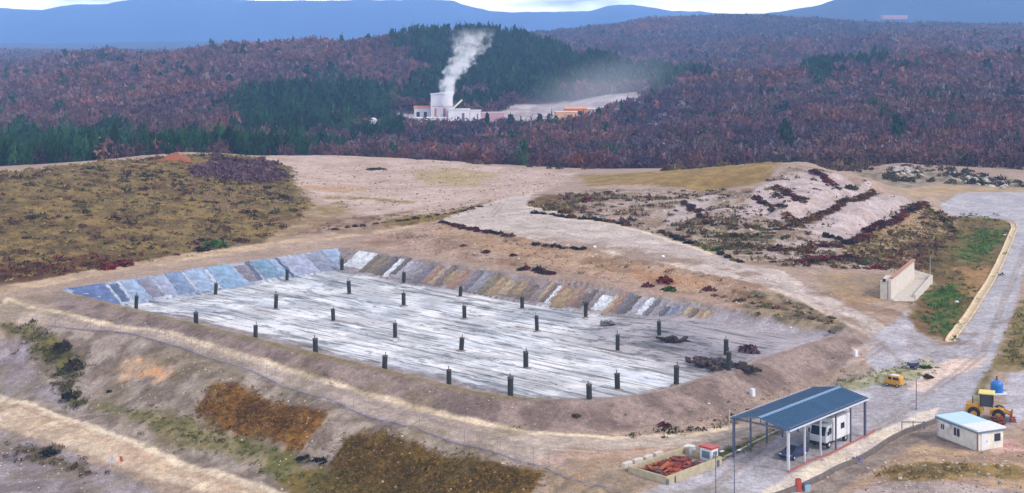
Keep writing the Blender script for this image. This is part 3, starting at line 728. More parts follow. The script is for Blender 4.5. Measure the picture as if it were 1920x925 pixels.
def plume(name, label, px, d, pyb, prof, lean, noise_s, dens, ell=None, col=(.97, .97, 1)):
    """a cloud of vapour: a lofted closed skin filled with uneven density"""
    x0, y0, z0 = PD(px, d, pyb)
    mb = MB(); n = 16; vs = []
    for (h, r) in prof:
        for i in range(n):
            a = 2 * math.pi * i / n; vs.append((lean(h) + r * 1.5 * math.cos(a), r * 1.5 * math.sin(a), h))
    fs = [(k * n + i, k * n + (i + 1) % n, (k + 1) * n + (i + 1) % n, (k + 1) * n + i) for k in range(len(prof) - 1) for i in range(n)]
    fs += [tuple(range(n - 1, -1, -1)), tuple(range((len(prof) - 1) * n, len(prof) * n))]
    mb.add(vs, fs)
    m, t, v = volume_mat(name + '_vapour', col, 1)
    return mb, m, t, v, (x0, y0, z0)
def math_n(t, op, a, b=None, c=None):
    n = t.nodes.new('ShaderNodeMath'); n.operation = op
    for i, q in enumerate((a, b, c)):
        if q is None: continue
        if isinstance(q, (int, float)): n.inputs[i].default_value = q
        else: t.links.new(q, n.inputs[i])
    return n.outputs[0]
# steam over the plant
HP = 62.0
lean = lambda h: -2 + 6.5 * (h / 30) + 5.5 * max(0, (h - 20) / 40) ** 1.2 - 3.2 * math.sin(h / 9.0)
prof = [(0, 3.5), (6, 4.5), (12, 6), (18, 6.5), (24, 7.5), (30, 9), (36, 10), (42, 11), (50, 12), (HP, 12)]
mb, m, t, v, loc = plume('smoke', '', 846, 948, 200, prof, lean, 5, .3)
tc = t.nodes.new('ShaderNodeTexCoord'); sx = t.nodes.new('ShaderNodeSeparateXYZ'); t.links.new(tc.outputs['Object'], sx.inputs[0])
X, Y, Z = sx.outputs
axis = math_n(t, 'ADD', -2, math_n(t, 'MULTIPLY', Z, 6.5 / 30))
axis = math_n(t, 'ADD', axis, math_n(t, 'MULTIPLY', math_n(t, 'POWER', math_n(t, 'MAXIMUM', math_n(t, 'DIVIDE', math_n(t, 'SUBTRACT', Z, 20), 40), 0), 1.2), 5.5))
axis = math_n(t, 'SUBTRACT', axis, math_n(t, 'MULTIPLY', math_n(t, 'SINE', math_n(t, 'DIVIDE', Z, 9.0)), 3.2))
rad = math_n(t, 'ADD', 3.6, math_n(t, 'MULTIPLY', Z, .14))
dx = math_n(t, 'SUBTRACT', X, axis)
rr = math_n(t, 'DIVIDE', math_n(t, 'SQRT', math_n(t, 'ADD', math_n(t, 'MULTIPLY', dx, dx), math_n(t, 'MULTIPLY', Y, Y))), rad)
nn = t.nodes.new('ShaderNodeTexNoise'); nn.inputs['Scale'].default_value = .16; nn.inputs['Detail'].default_value = 4; nn.inputs['Roughness'].default_value = .6
t.links.new(tc.outputs['Object'], nn.inputs[0])
f = math_n(t, 'ADD', rr, math_n(t, 'MULTIPLY', math_n(t, 'SUBTRACT', nn.outputs[0], .5), math_n(t, 'ADD', 2.8, math_n(t, 'MULTIPLY', Z, .085))))
mr = t.nodes.new('ShaderNodeMapRange'); mr.interpolation_type = 'SMOOTHSTEP'
mr.inputs[1].default_value = 1.0; mr.inputs[2].default_value = .45; mr.inputs[3].default_value = 0; mr.inputs[4].default_value = 1
t.links.new(f, mr.inputs[0])
fade = t.nodes.new('ShaderNodeMapRange'); fade.inputs[1].default_value = 8; fade.inputs[2].default_value = HP - 8; fade.inputs[3].default_value = .25; fade.inputs[4].default_value = .0
t.links.new(Z, fade.inputs[0])
t.links.new(math_n(t, 'MULTIPLY', mr.outputs[0], fade.outputs[0]), v.inputs['Density'])
v.inputs['Emission Strength'].default_value = 0
o = mb.build('smoke', m, loc=loc); tag(o, 'white steam plume rising from the plant in the valley', 'smoke', kind='stuff')
# dust over the quarry road
mb = MB(); x0, y0, z0 = PD(1120, 1010, 188)
mb.lathe((0, 0, 0), [(.01, -1), (.5, -.86), (.86, -.5), (1, 0), (.86, .5), (.5, .86), (.01, 1)], 20)
m, t, v = volume_mat('dust_vapour', (.9, .95, 1), 0)
tc = t.nodes.new('ShaderNodeTexCoord'); ln = t.nodes.new('ShaderNodeVectorMath'); ln.operation = 'LENGTH'; t.links.new(tc.outputs['Object'], ln.inputs[0])
mr = t.nodes.new('ShaderNodeMapRange'); mr.interpolation_type = 'SMOOTHSTEP'; mr.inputs[1].default_value = 1; mr.inputs[2].default_value = .1; mr.inputs[3].default_value = 0; mr.inputs[4].default_value = .0045
t.links.new(ln.outputs['Value'], mr.inputs[0]); t.links.new(mr.outputs[0], v.inputs['Density'])
o = mb.build('dust_haze', m, loc=(x0, y0, z0 + 6)); o.scale = (78, 50, 30); o.rotation_euler = (0, -.3, 0)
tag(o, 'thin pale dust hanging over the quarry road', 'dust', kind='stuff')

# ------------------------------------------------------------------ vegetation
def crown_proto(n, seed, kind='round', size=.34):
    """n leaf-clump triangles spread through a crown of unit radius and height ~1; returns (n,3,3)"""
    r = np.random.default_rng(seed)
    lob = r.normal(size=(7, 3)); lob /= np.linalg.norm(lob, axis=1)[:, None]; lob *= .55; lob[:, 2] *= .6
    T = []
    for i in range(n):
        if kind == 'round':
            c = lob[r.integers(7)] + r.normal(size=3) * .27
            c[2] = c[2] * .8 + .55; c[2] = max(c[2], .02)
        elif kind == 'pine':
            h = r.random() ** .85; rad = (1 - h) ** .8 * .62 * math.sqrt(r.random() * .85 + .15) * (1 + .25 * math.sin(h * 30)) + .03; a = r.random() * 6.283
            c = np.array([rad * math.cos(a), rad * math.sin(a), .12 + h * 1.0])
        else:                                         # low bush
            a = r.random() * 6.283; rad = r.random() ** .6
            c = np.array([rad * math.cos(a), rad * math.sin(a), .08 + r.random() * .75 * (1 - rad * rad * .75)])
        q = r.normal(size=(3, 3)) * size * (.7 + .6 * r.random())
        T.append(c + q - q.mean(0))
    return np.array(T)

def merged_plants(name, label, cat, protos, pos, scale, colors, kind='stuff', jitter=.13):
    """pos (n,3), scale (n,2: width, height), colors (n,3)"""
    Vs = []; Cs = []
    pick = rng.integers(len(protos), size=len(pos)); ang = rng.random(len(pos)) * 6.283
    for k, p in enumerate(protos):
        sel = np.nonzero(pick == k)[0]
        if not len(sel): continue
        c, s = np.cos(ang[sel])[:, None, None], np.sin(ang[sel])[:, None, None]
        x = p[None, :, :, 0] * c - p[None, :, :, 1] * s; y = p[None, :, :, 0] * s + p[None, :, :, 1] * c
        w = scale[sel, 0][:, None, None]; h = scale[sel, 1][:, None, None]
        V = np.stack([x * w + pos[sel, 0][:, None, None], y * w + pos[sel, 1][:, None, None], p[None, :, :, 2] * h + pos[sel, 2][:, None, None]], -1)
        j = 1 + jitter * rng.normal(size=(len(sel), p.shape[0], 1, 1))
        C = np.clip(colors[sel][:, None, None, :] * j, .003, .9) * np.ones((1, 1, 3, 1))
        Vs.append(V.reshape(-1, 3)); Cs.append(C.reshape(-1, 3))
    V = np.concatenate(Vs); C = np.concatenate(Cs)
    me = np_mesh(name, V, np.arange(len(V)).reshape(-1, 3), 3, C, False, M_FOLI)
    return tag(link(name, me), label, cat, kind=kind)

def inpoly(px, l, pts):
    P = np.array([(a, math.log(b) * 400) for a, b in pts]); return poly_sd(px, l * 400, P)

PINE = [[(-500, 400), (0, 440), (240, 460), (400, 480), (500, 500), (540, 575), (550, 650), (500, 700), (420, 690), (200, 760), (0, 700), (-500, 690)],
        [(430, 780), (520, 740), (600, 800), (660, 830), (735, 850), (745, 960), (700, 1090), (640, 1100), (600, 1060), (530, 1090), (480, 960), (430, 860)],
        [(745, 1090), (860, 1070), (1000, 1055), (1120, 1080), (1250, 1140), (1300, 1180), (1300, 1330), (1180, 1390), (1080, 1440), (1000, 1500), (880, 1560), (760, 1540), (770, 1400), (800, 1250), (770, 1150)],
        [(1530, 1120), (1600, 1110), (1650, 1130), (1640, 1250), (1540, 1230)]]
CLEAR = [[(682, 800), (718, 800), (716, 895), (684, 895)], [(700, 912), (760, 908), (920, 915), (1080, 905), (1120, 940), (1170, 966), (1205, 1000), (1205, 1050), (1150, 1055), (1060, 1070), (960, 1065), (930, 1000), (740, 1000)]]

def forest(d0, d1, spacing, protos_b, protos_p, name_b, name_p, lb_b, lb_p):
    n = int(.5 * .98 * (d1 * d1 - d0 * d0) / (spacing * spacing))
    d = np.sqrt(rng.random(n) * (d1 * d1 - d0 * d0) + d0 * d0); u = (rng.random(n) - .5) * .98
    x = u * d; px = CX + F * u; l = np.log(d)
    ok = np.ones(n, bool)
    for c in CLEAR: ok &= inpoly(px, l, c) < 0
    # keep to ground beyond the plateau, thin on the site's own edge
    z = zat(x, d); py = HY + F * (H - z) / d
    edge = np.interp(px, [-500, 300, 480, 540, 700, 1080, 1200, 1450, 1650, 1950, 2500], [480, 520, 555, 565, 560, 500, 500, 470, 500, 490, 490])
    ok &= d > edge
    s = np.full(n, -1e9)
    for p in PINE: s = np.maximum(s, inpoly(px, l, p))
    nz = fbm(x / 30, d / 30, 61)
    pine = s + 150 * (fbm(u / .022, l / .035, 68, 3) - .5) + 50 * (nz - .5) > 0
    pine |= (rng.random(n) < .012)
    # bare wood: purple, rust, grey, olive by patch
    pat = fbm(u / .05, l / .075, 62, 5); pat2 = fbm(x / 18, d / 18, 63, 3); r = rng.random(n)
    cb = np.array(A(100, 72, 80))[None] * np.ones((n, 1))
    def mixin(w, c):
        nonlocal cb
        cb = cb * (1 - w[:, None]) + np.array(c)[None] * w[:, None]
    mixin(sstep(.46, .66, pat) * .85, A(122, 78, 70))
    mixin(sstep(.45, .28, pat) * .8, A(70, 58, 78))
    mixin(sstep(.56, .70, pat2) * .6, A(110, 92, 80)); mixin(sstep(.52, .64, fbm(u / .025, l / .03, 69, 4)) * .55, A(66, 50, 60))
    mixin((r < .025) * .8, A(136, 84, 64)); mixin((r > .95) * .8, A(72, 76, 58)); mixin(((r > .86) & (r < .93)) * .7, A(128, 112, 118))
    mixin(sstep(900, 500, px) * .22, A(128, 88, 80)); cb *= (.52 + .98 * rng.random((n, 1))) * np.array([.97, .96, 1.02])
    cpn = np.array(A(24, 52, 34))[None] * (.6 + .8 * rng.random((n, 1))) + np.array(A(44, 72, 40))[None] * (rng.random((n, 1)) ** 2) * .6
    lowband = (d < 760) & pine; cpn[lowband] += np.array(A(40, 66, 26))[None] * (fbm(x[lowband] / 25, d[lowband] / 25, 66) ** 2)[:, None] * 1.2
    cpn *= (.6 + .8 * rng.random((n, 1))); mixp = (rng.random(n) < .06 + .55 * sstep(.50, .62, fbm(x / 22, d / 22, 71))) & pine & (d < 900); cb[mixp] *= .9; pine &= ~mixp
    w = spacing * (.42 + .62 * rng.random(n) ** 1.5); hgt = np.where(pine, np.minimum(w, 5) * 1.0 + 3.5 + 3.5 * rng.random(n) + .5 * (d < 720), np.minimum(w, 5) * .75 + 1.5 + 2 * rng.random(n))
    k = ok & ~pine
    merged_plants(name_b, lb_b, 'woodland', protos_b, np.stack([x, d, z - .2], -1)[k], np.stack([w, hgt], -1)[k], cb[k])
    k = ok & pine
    merged_plants(name_p, lb_p, 'pine wood', protos_p, np.stack([x, d, z - .2], -1)[k], np.stack([w * 1.0, hgt], -1)[k], cpn[k])

RB0 = [crown_proto(110, 100 + i, 'round', .13) for i in range(5)]; RP0 = [crown_proto(110, 120 + i, 'pine', .12) for i in range(4)]
RB1 = [crown_proto(48, 140 + i, 'round', .18) for i in range(4)]; RP1 = [crown_proto(48, 150 + i, 'pine', .17) for i in range(4)]
RB2 = [crown_proto(26, 160 + i, 'round', .22) for i in range(4)]; RP2 = [crown_proto(26, 170 + i, 'pine', .22) for i in range(4)]
forest(470, 900, 5.0, RB0, RB0 + RB0 + RP0[:2], 'bare_woodland', 'pine_woodland', 'leafless purple woodland in the dip just beyond the site', 'dark pine wood behind the brown hillside and left of the plant')
forest(900, 1560, 6.5, RB1, RP1 + RB1, 'hillside_woodland', 'hillside_pine_woodland', 'purple and rust woodland covering the hill behind the plant', 'dark pine wood on the hill behind the steam plume')
forest(1560, 3500, 10.5, RB2, RP2, 'distant_woodland', 'distant_pine_woodland', 'hazy violet woodland on the farthest low hills', 'scattered dark pines on the farthest low hills')

# ---- dry grass and scrub, beyond counting
TUFT = [crown_proto(9, 200 + i, 'bush', .32) for i in range(6)]
MND = [(985, 386), (1050, 366), (1110, 356), (1250, 356), (1400, 358), (1460, 322), (1540, 320), (1630, 345), (1735, 380), (1800, 410), (1790, 440), (1720, 500), (1660, 506), (1500, 505), (1400, 492), (1240, 442), (1080, 405)]
FACES = [[(1420, 372), (1470, 334), (1575, 334), (1625, 352), (1560, 386), (1490, 416), (1440, 406)], [(1510, 430), (1640, 366), (1718, 378), (1650, 420), (1590, 448), (1545, 440)], [(1250, 395), (1285, 376), (1345, 368), (1325, 395), (1290, 420)]]
FACES = [np.array([GP(q) for q in f_]) for f_ in FACES]
GRASS = [crown_proto(16, 260 + i, 'bush', .2) for i in range(6)]
def scatter(name, label, cat, pts, n, w, h, cols, proto=TUFT, clump=None, seed=0):
    P = np.array([GP(p) for p in pts]); lo, hi = P.min(0) - 2, P.max(0) + 2
    x = lo[0] + rng.random(n) * (hi[0] - lo[0]); y = lo[1] + rng.random(n) * (hi[1] - lo[1])
    s = poly_sd(x, y, P) + 2.5 * (fbm(x / 4, y / 4, 300 + seed) - .5)
    ok = rng.random(n) < sstep(-1.6, 3.2, s + 2.2 * (fbm(x / 2, y / 2, 340 + seed) - .5))
    if clump: ok &= fbm(x / clump[0], y / clump[0], 310 + seed) > clump[1]
    if pts is MND:
        for f_ in FACES: ok &= (poly_sd(x, y, f_) < 0) | (rng.random(n) < .10)
    x, y = x[ok], y[ok]; m = len(x)
    c = np.array(cols)[rng.integers(len(cols), size=m)]
    t = fbm(x / 6, y / 6, 320 + seed)[:, None]; c = c * (.65 + .7 * t)
    if proto is TUFT and 'mound' not in name and 'rub' not in name: proto = GRASS
    q_ = np.exp(rng.normal(size=m) * .24); sc = np.stack([w * q_, h * q_ * (.6 + .8 * rng.random(m))], -1)
    return name, label, cat, np.stack([x, y, zat(x, y) - .05], -1), sc, c, proto
def emit(parts):
    name, label, cat = parts[0][:3]
    merged_plants(name, label, cat, parts[0][6], np.concatenate([p[3] for p in parts]), np.concatenate([p[4] for p in parts]), np.concatenate([p[5] for p in parts]))
BR = [A(146, 124, 78), A(122, 100, 62), A(152, 134, 84), A(112, 86, 56), A(124, 116, 70)]
emit([scatter('dry_scrub', 'brown and olive scrub covering the hillside left of the pit', 'scrub', HILL, 14000, .6, .42, BR, seed=1),
      scatter('dry_scrub', '', '', HILL, 2600, .9, .7, [A(96, 76, 50), A(88, 84, 48), A(104, 70, 52)], clump=(6, .52), seed=2),
      scatter('dry_scrub', '', '', [(-420, 640), (0, 532), (160, 512), (250, 496), (270, 470), (180, 478), (0, 500), (-420, 600)], 1700, .8, .7, [A(96, 50, 36), A(84, 56, 40), A(112, 80, 48)], seed=3),
      ])
emit([scatter('dry_grass', 'rust brown dry grass on the bank above the lower dirt road', 'grass', [(360, 775), (400, 720), (440, 716), (610, 778), (600, 800), (560, 852), (480, 820)], 6500, .36, .24, [A(134, 94, 40), A(104, 68, 30), A(156, 114, 56), A(88, 64, 30)], seed=5),
      scatter('dry_grass', '', '', [(620, 870), (650, 820), (690, 806), (860, 860), (1015, 882), (1000, 935), (780, 960), (600, 930)], 12000, .36, .24, [A(122, 94, 42), A(94, 72, 34), A(140, 110, 58), A(84, 74, 34)], seed=6)])
emit([scatter('green_grass', 'dark green grass and weeds on the bank at the lower left', 'grass', [(0, 608), (60, 612), (110, 635), (160, 690), (150, 760), (120, 765), (80, 680), (40, 640)], 2600, .5, .6, [A(84, 80, 46), A(62, 60, 36), A(104, 98, 52)], seed=7),
      scatter('green_grass', '', '', [(200, 765), (260, 765), (360, 785), (440, 815), (560, 860), (620, 905), (560, 915), (420, 850), (300, 815)], 3200, .4, .35, [A(92, 92, 46), A(76, 84, 40), A(112, 106, 60)], seed=8),
      scatter('green_grass', '', '', [(1330, 850), (1380, 835), (1450, 808), (1480, 790), (1460, 815), (1390, 845), (1345, 862)], 1500, .45, .45, [A(74, 90, 34), A(96, 104, 46)], seed=9),
      scatter('green_grass', '', '', [(20, 835), (70, 830), (130, 860), (190, 895), (110, 882), (60, 862)], 700, .5, .5, [A(84, 70, 52), A(64, 56, 44), A(96, 84, 64)], seed=10)])
TRI = [(1715, 500), (1790, 430), (1800, 400), (1860, 400), (1900, 425), (1886, 465), (1862, 518), (1822, 582), (1776, 640), (1730, 630), (1700, 590), (1720, 560), (1750, 530)]
emit([scatter('verge_grass', 'green and brown grass in the triangle beside the asphalt road', 'grass', TRI, 5000, .5, .45, [A(88, 104, 48), A(116, 106, 58), A(96, 84, 50), A(70, 92, 40)], seed=11, clump=(5, .42)),
      scatter('verge_grass', '', '', [(1745, 545), (1790, 530), (1810, 560), (1790, 600), (1770, 632), (1745, 600)], 1500, .5, .45, [A(64, 118, 40), A(86, 124, 46), A(54, 98, 36)], seed=12),
      scatter('verge_grass', '', '', [(1800, 470), (1830, 430), (1880, 430), (1868, 470), (1820, 500)], 1200, .5, .45, [A(72, 118, 44), A(98, 122, 52), A(58, 98, 38)], seed=13),
      scatter('verge_grass', '', '', [(1880, 680), (1905, 600), (1925, 570), (2100, 560), (2100, 720), (1920, 700)], 2500, .6, .6, [A(128, 120, 70), A(108, 104, 56)], seed=14)])
emit([scatter('mound_scrub', 'patchy olive and red brown scrub on the terraced mound', 'scrub', MND, 7000, .65, .6, [A(112, 92, 56), A(98, 66, 48), A(118, 110, 66), A(84, 74, 44)], seed=15, clump=(7, .55)),
      scatter('mound_scrub', '', '', [(1600, 460), (1680, 415), (1740, 385), (1800, 420), (1780, 470), (1720, 505), (1560, 498)], 2600, .6, .5, [A(122, 104, 62), A(104, 76, 52), A(134, 122, 76)], seed=16),
      scatter('mound_scrub', '', '', [(1250, 425), (1330, 402), (1420, 420), (1460, 445), (1400, 485), (1330, 460)], 1300, .6, .5, [A(120, 108, 70), A(92, 82, 56), A(104, 74, 54), A(134, 124, 88)], seed=17, clump=(4, .46)),
      scatter('mound_scrub', '', '', [(1640, 480), (1720, 450), (1790, 440), (1760, 505), (1690, 515)], 900, .6, .6, [A(104, 66, 54), A(88, 58, 46), A(120, 88, 64)], seed=18)])
emit([scatter('bank_weeds', 'sparse dull weeds on the earth bank and the slope behind the pit', 'weeds', [(20, 570), (300, 622), (700, 745), (1000, 815), (1300, 815), (1400, 790), (1620, 670), (1590, 645), (1440, 700), (1250, 765), (1050, 775), (700, 700), (250, 590)], 1500, .35, .3, [A(112, 100, 70), A(96, 84, 62)], seed=19, clump=(5, .5)),
      scatter('bank_weeds', '', '', [(700, 440), (830, 416), (960, 444), (1200, 490), (1380, 522), (1540, 582), (1480, 618), (1300, 562), (1000, 508), (760, 470)], 1700, .45, .35, [A(120, 100, 66), A(104, 74, 54), A(104, 104, 66)], seed=20, clump=(5, .5)),
      scatter('bank_weeds', '', '', [(1640, 885), (1700, 872), (1790, 868), (1900, 870), (1960, 900), (1830, 895), (1740, 905), (1660, 900)], 420, .4, .35, [A(134, 112, 66), A(116, 100, 62)], seed=21, clump=(3, .5)),
      scatter('bank_weeds', '', '', [(560, 440), (600, 415), (680, 405), (900, 384), (930, 378), (840, 412), (640, 432)], 1500, .5, .35, [A(126, 108, 58), A(110, 88, 52)], seed=22, clump=(4, .45)),
      scatter('bank_weeds', '', '', [(1560, 720), (1600, 700), (1680, 690), (1740, 672), (1760, 690), (1700, 725), (1640, 722)], 500, .4, .35, [A(112, 116, 66), A(100, 98, 60)], seed=23)])
# blond rubble and stones at the right are in the objects below

# ---- loose stones and clods, beyond counting
def clod(seed):
    r = np.random.default_rng(seed); k = 6
    ring = [(math.cos(6.283 * i / k) * (.8 + .4 * r.random()), math.sin(6.283 * i / k) * (.8 + .4 * r.random()), .1) for i in range(k)]
    top = (r.normal() * .2, r.normal() * .2, .75 + .3 * r.random())
    return np.array([[ring[i], ring[(i + 1) % k], top] for i in range(k)])
CLOD = [clod(500 + i) for i in range(6)]
BANK = [(-300, 668), (0, 606), (200, 620), (340, 652), (500, 708), (640, 757), (760, 797), (900, 840), (1010, 872), (1000, 960), (640, 960), (560, 935), (400, 878), (200, 808), (0, 740), (-300, 640)]
BERM = [(20, 572), (300, 624), (700, 745), (1000, 813), (1300, 813), (1400, 788), (1620, 672), (1590, 650), (1440, 705), (1250, 770), (1050, 778), (700, 704), (250, 594)]
STC = [A(176, 160, 148), A(128, 112, 104), A(98, 86, 80), A(196, 180, 166)]
emit([scatter('loose_stones', 'loose stones and clods strewn over the bare banks', 'stones', BANK, 5200, .13, .14, STC, proto=CLOD, seed=51),
      scatter('loose_stones', '', '', BERM, 5200, .14, .15, STC, proto=CLOD, seed=52),
      scatter('loose_stones', '', '', [(-300, 770), (0, 806), (130, 850), (250, 895), (300, 960), (-300, 960)], 2500, .13, .14, STC, proto=CLOD, seed=53),
      scatter('loose_stones', '', '', [(1560, 940), (1640, 880), (1720, 835), (1790, 845), (1860, 850), (1960, 800), (1960, 960), (1560, 980)], 2600, .13, .14, STC, proto=CLOD, seed=54),
      scatter('loose_stones', '', '', [(700, 440), (830, 416), (960, 444), (1200, 490), (1380, 522), (1540, 582), (1600, 615), (1480, 618), (1300, 562), (1000, 508), (760, 470)], 4200, .18, .2, STC, proto=CLOD, seed=55),
      scatter('loose_stones', '', '', [(470, 300), (760, 298), (900, 312), (1080, 328), (1000, 365), (830, 395), (640, 395), (560, 345)], 3000, .28, .25, STC, proto=CLOD, seed=57),
      scatter('loose_stones', '', '', TRACK, 2600, .10, .10, STC, proto=CLOD, seed=58),
      scatter('loose_stones', '', '', HAUL, 2500, .16, .15, STC, proto=CLOD, seed=59),
      scatter('loose_stones', '', '', MND, 4200, .24, .25, STC, proto=CLOD, seed=56)])

# ---- bushes one can pick out
def bush_mesh(seed, col, n=90):
    T = crown_proto(n, seed, 'bush', .24); r = np.random.default_rng(seed + 1)
    C = np.clip(np.array(col)[None, None] * (1 + .35 * r.normal(size=(n, 1, 1))), .003, .8) * np.ones((1, 3, 1))
    # woody stems
    S = []
    for k in range(5):
        a = 6.283 * k / 5; p = np.array([.05 * math.cos(a), .05 * math.sin(a), 0]); q = np.array([.5 * math.cos(a), .5 * math.sin(a), .6])
        S.append([p, p + np.array([.04, -.03, 0]), q])
    T = np.concatenate([T, np.array(S)]); C = np.concatenate([C, np.full((5, 3, 3), .05)])
    return np_mesh('bush', T.reshape(-1, 3), np.arange(len(T) * 3).reshape(-1, 3), 3, C.reshape(-1, 3), False, M_FOLI)
BUSH = {}
for key, c in dict(red=A(112, 42, 38), maroon=A(84, 40, 42), dark=A(58, 50, 38), olive=A(104, 98, 48), green=A(58, 84, 36), purple=A(104, 74, 86), brown=A(104, 70, 44), black=A(40, 38, 32)).items():
    BUSH[key] = [bush_mesh(400 + 13 * len(BUSH) + i, c) for i in range(3)]
def bush(px, py, w, h, key, label, group=None, name='bush'):
    x, y, z = ground(px, py)
    return bush_at(x, y, w, h, key, label, group, name)
def bush_at(x, y, w, h, key, label, group=None, name='bush'):
    o = link(name, random.choice(BUSH[key])); o.location = (x, y, float(zat(x, y)) - .08)
    o.scale = (w * random.uniform(.85, 1.15), w * random.uniform(.85, 1.15), h * random.uniform(.85, 1.2)); o.rotation_euler = (0, 0, random.random() * 6.28)
    return tag(o, label, 'bush', group)
def row(pts, step, w, h, keys, label, group, jit=.5):
    P = [GP(p) for p in pts]
    for (ax, ay), (bx, by) in zip(P, P[1:]):
        n = max(1, int(math.hypot(bx - ax, by - ay) / step))
        for i in range(n):
            t = (i + random.random() * .6) / n
            bush_at(ax + (bx - ax) * t + random.uniform(-jit, jit), ay + (by - ay) * t + random.uniform(-jit, jit), w * random.uniform(.7, 1.3), h * random.uniform(.7, 1.3), random.choice(keys), label, group)
row([(830, 416), (870, 428), (920, 437), (965, 444)], 1.5, .95, .8, ['dark', 'maroon', 'brown'], 'dark brown bush in the ragged line along the near edge of the grey haul road', 'bushes edging the haul road')
row([(1010, 460), (1070, 466), (1100, 470)], 1.6, .9, .7, ['dark', 'black'], 'blackish low bush on the lip between the haul road and the orange slope', 'bushes on the lip of the orange slope')
row([(970, 506), (1000, 508), (1050, 515)], 1.5, 1.1, .9, ['maroon', 'dark', 'red'], 'maroon bush in the thick clump above the striped liner sheets', 'maroon clump above the liner')
row([(1000, 400), (1060, 408), (1110, 412), (1180, 424)], 1.8, 1.0, .9, ['dark', 'brown', 'black'], 'dark bush at the foot of the mound beside the bend of the haul road', 'bushes at the foot of the mound')
row([(1240, 436), (1290, 455), (1340, 474), (1400, 494)], 2.0, 1.0, .8, ['olive', 'dark', 'black', 'olive'], 'olive or blackish bush along the foot of the mound by the haul road', 'bushes by the haul road below the mound')
row([(1480, 426), (1520, 410), (1570, 388), (1635, 358)], 1.5, 1.4, .8, ['brown', 'maroon', 'dark', 'brown'], 'red brown bush in the upper terrace line of the mound', 'bushes of the upper terrace')
row([(1590, 458), (1640, 428), (1690, 405), (1733, 380)], 1.5, 1.5, .9, ['brown', 'maroon', 'dark', 'red'], 'dark red bush in the lower terrace line of the mound', 'bushes of the lower terrace')
row([(1500, 492), (1560, 486), (1620, 490)], 1.6, 1.7, 1.0, ['red', 'maroon'], 'deep red bush in the belt at the foot of the terraced slope', 'red belt at the mound foot')
row([(1560, 502), (1600, 503), (1665, 505)], 1.9, 1.0, .6, ['red', 'maroon', 'brown'], 'low red bush on the top edge of the bank left of the concrete bay', 'red bushes left of the concrete bay')
row([(1455, 352), (1480, 366), (1510, 385)], 1.5, 1.4, .8, ['brown', 'maroon', 'dark'], 'maroon bush in the slanting streak across the pale upper slope', 'bushes in the slanting streak')
row([(1525, 322), (1545, 332), (1560, 348)], 1.5, 1.6, 1.0, ['red', 'maroon'], 'bright red bush in the short streak near the mound top', 'red bushes near the mound top')
row([(1400, 428), (1440, 432), (1480, 428)], 2.0, 1.0, .8, ['brown', 'dark', 'olive'], 'brown bush continuing the upper terrace line to the left', 'bushes left of the terraces')
row([(1415, 372), (1450, 395), (1490, 418)], 1.7, 1.3, .8, ['brown', 'dark', 'maroon'], 'brown bush in the long streak at the left edge of the pale upper slope', 'bushes left of the upper slope')
row([(1440, 470), (1500, 468), (1560, 460)], 1.8, 1.3, .8, ['brown', 'maroon', 'dark'], 'brown bush in the short ledge below the lower terrace', 'bushes of the short ledge')
row([(1280, 378), (1310, 398), (1335, 420)], 1.9, 1.1, .8, ['dark', 'maroon', 'brown'], 'dark bush in the streak down the left pale face of the mound', 'bushes in the left streak')
row([(1540, 440), (1570, 450), (1590, 462)], 1.8, 1.0, .8, ['dark', 'maroon'], 'dark bush between the two terrace lines', 'bushes between the terraces')
row([(1740, 392), (1775, 420), (1795, 440)], 2.0, 1.0, .9, ['dark', 'maroon', 'olive'], 'dark bush down the right shoulder of the mound', 'bushes on the right shoulder')
row([(620, 432), (680, 424), (740, 416), (800, 408), (860, 398), (900, 388)], 2.6, .9, .6, ['olive', 'dark', 'brown'], 'low olive bush along the verge where the rim track meets the plateau', 'bushes between rim track and plateau')
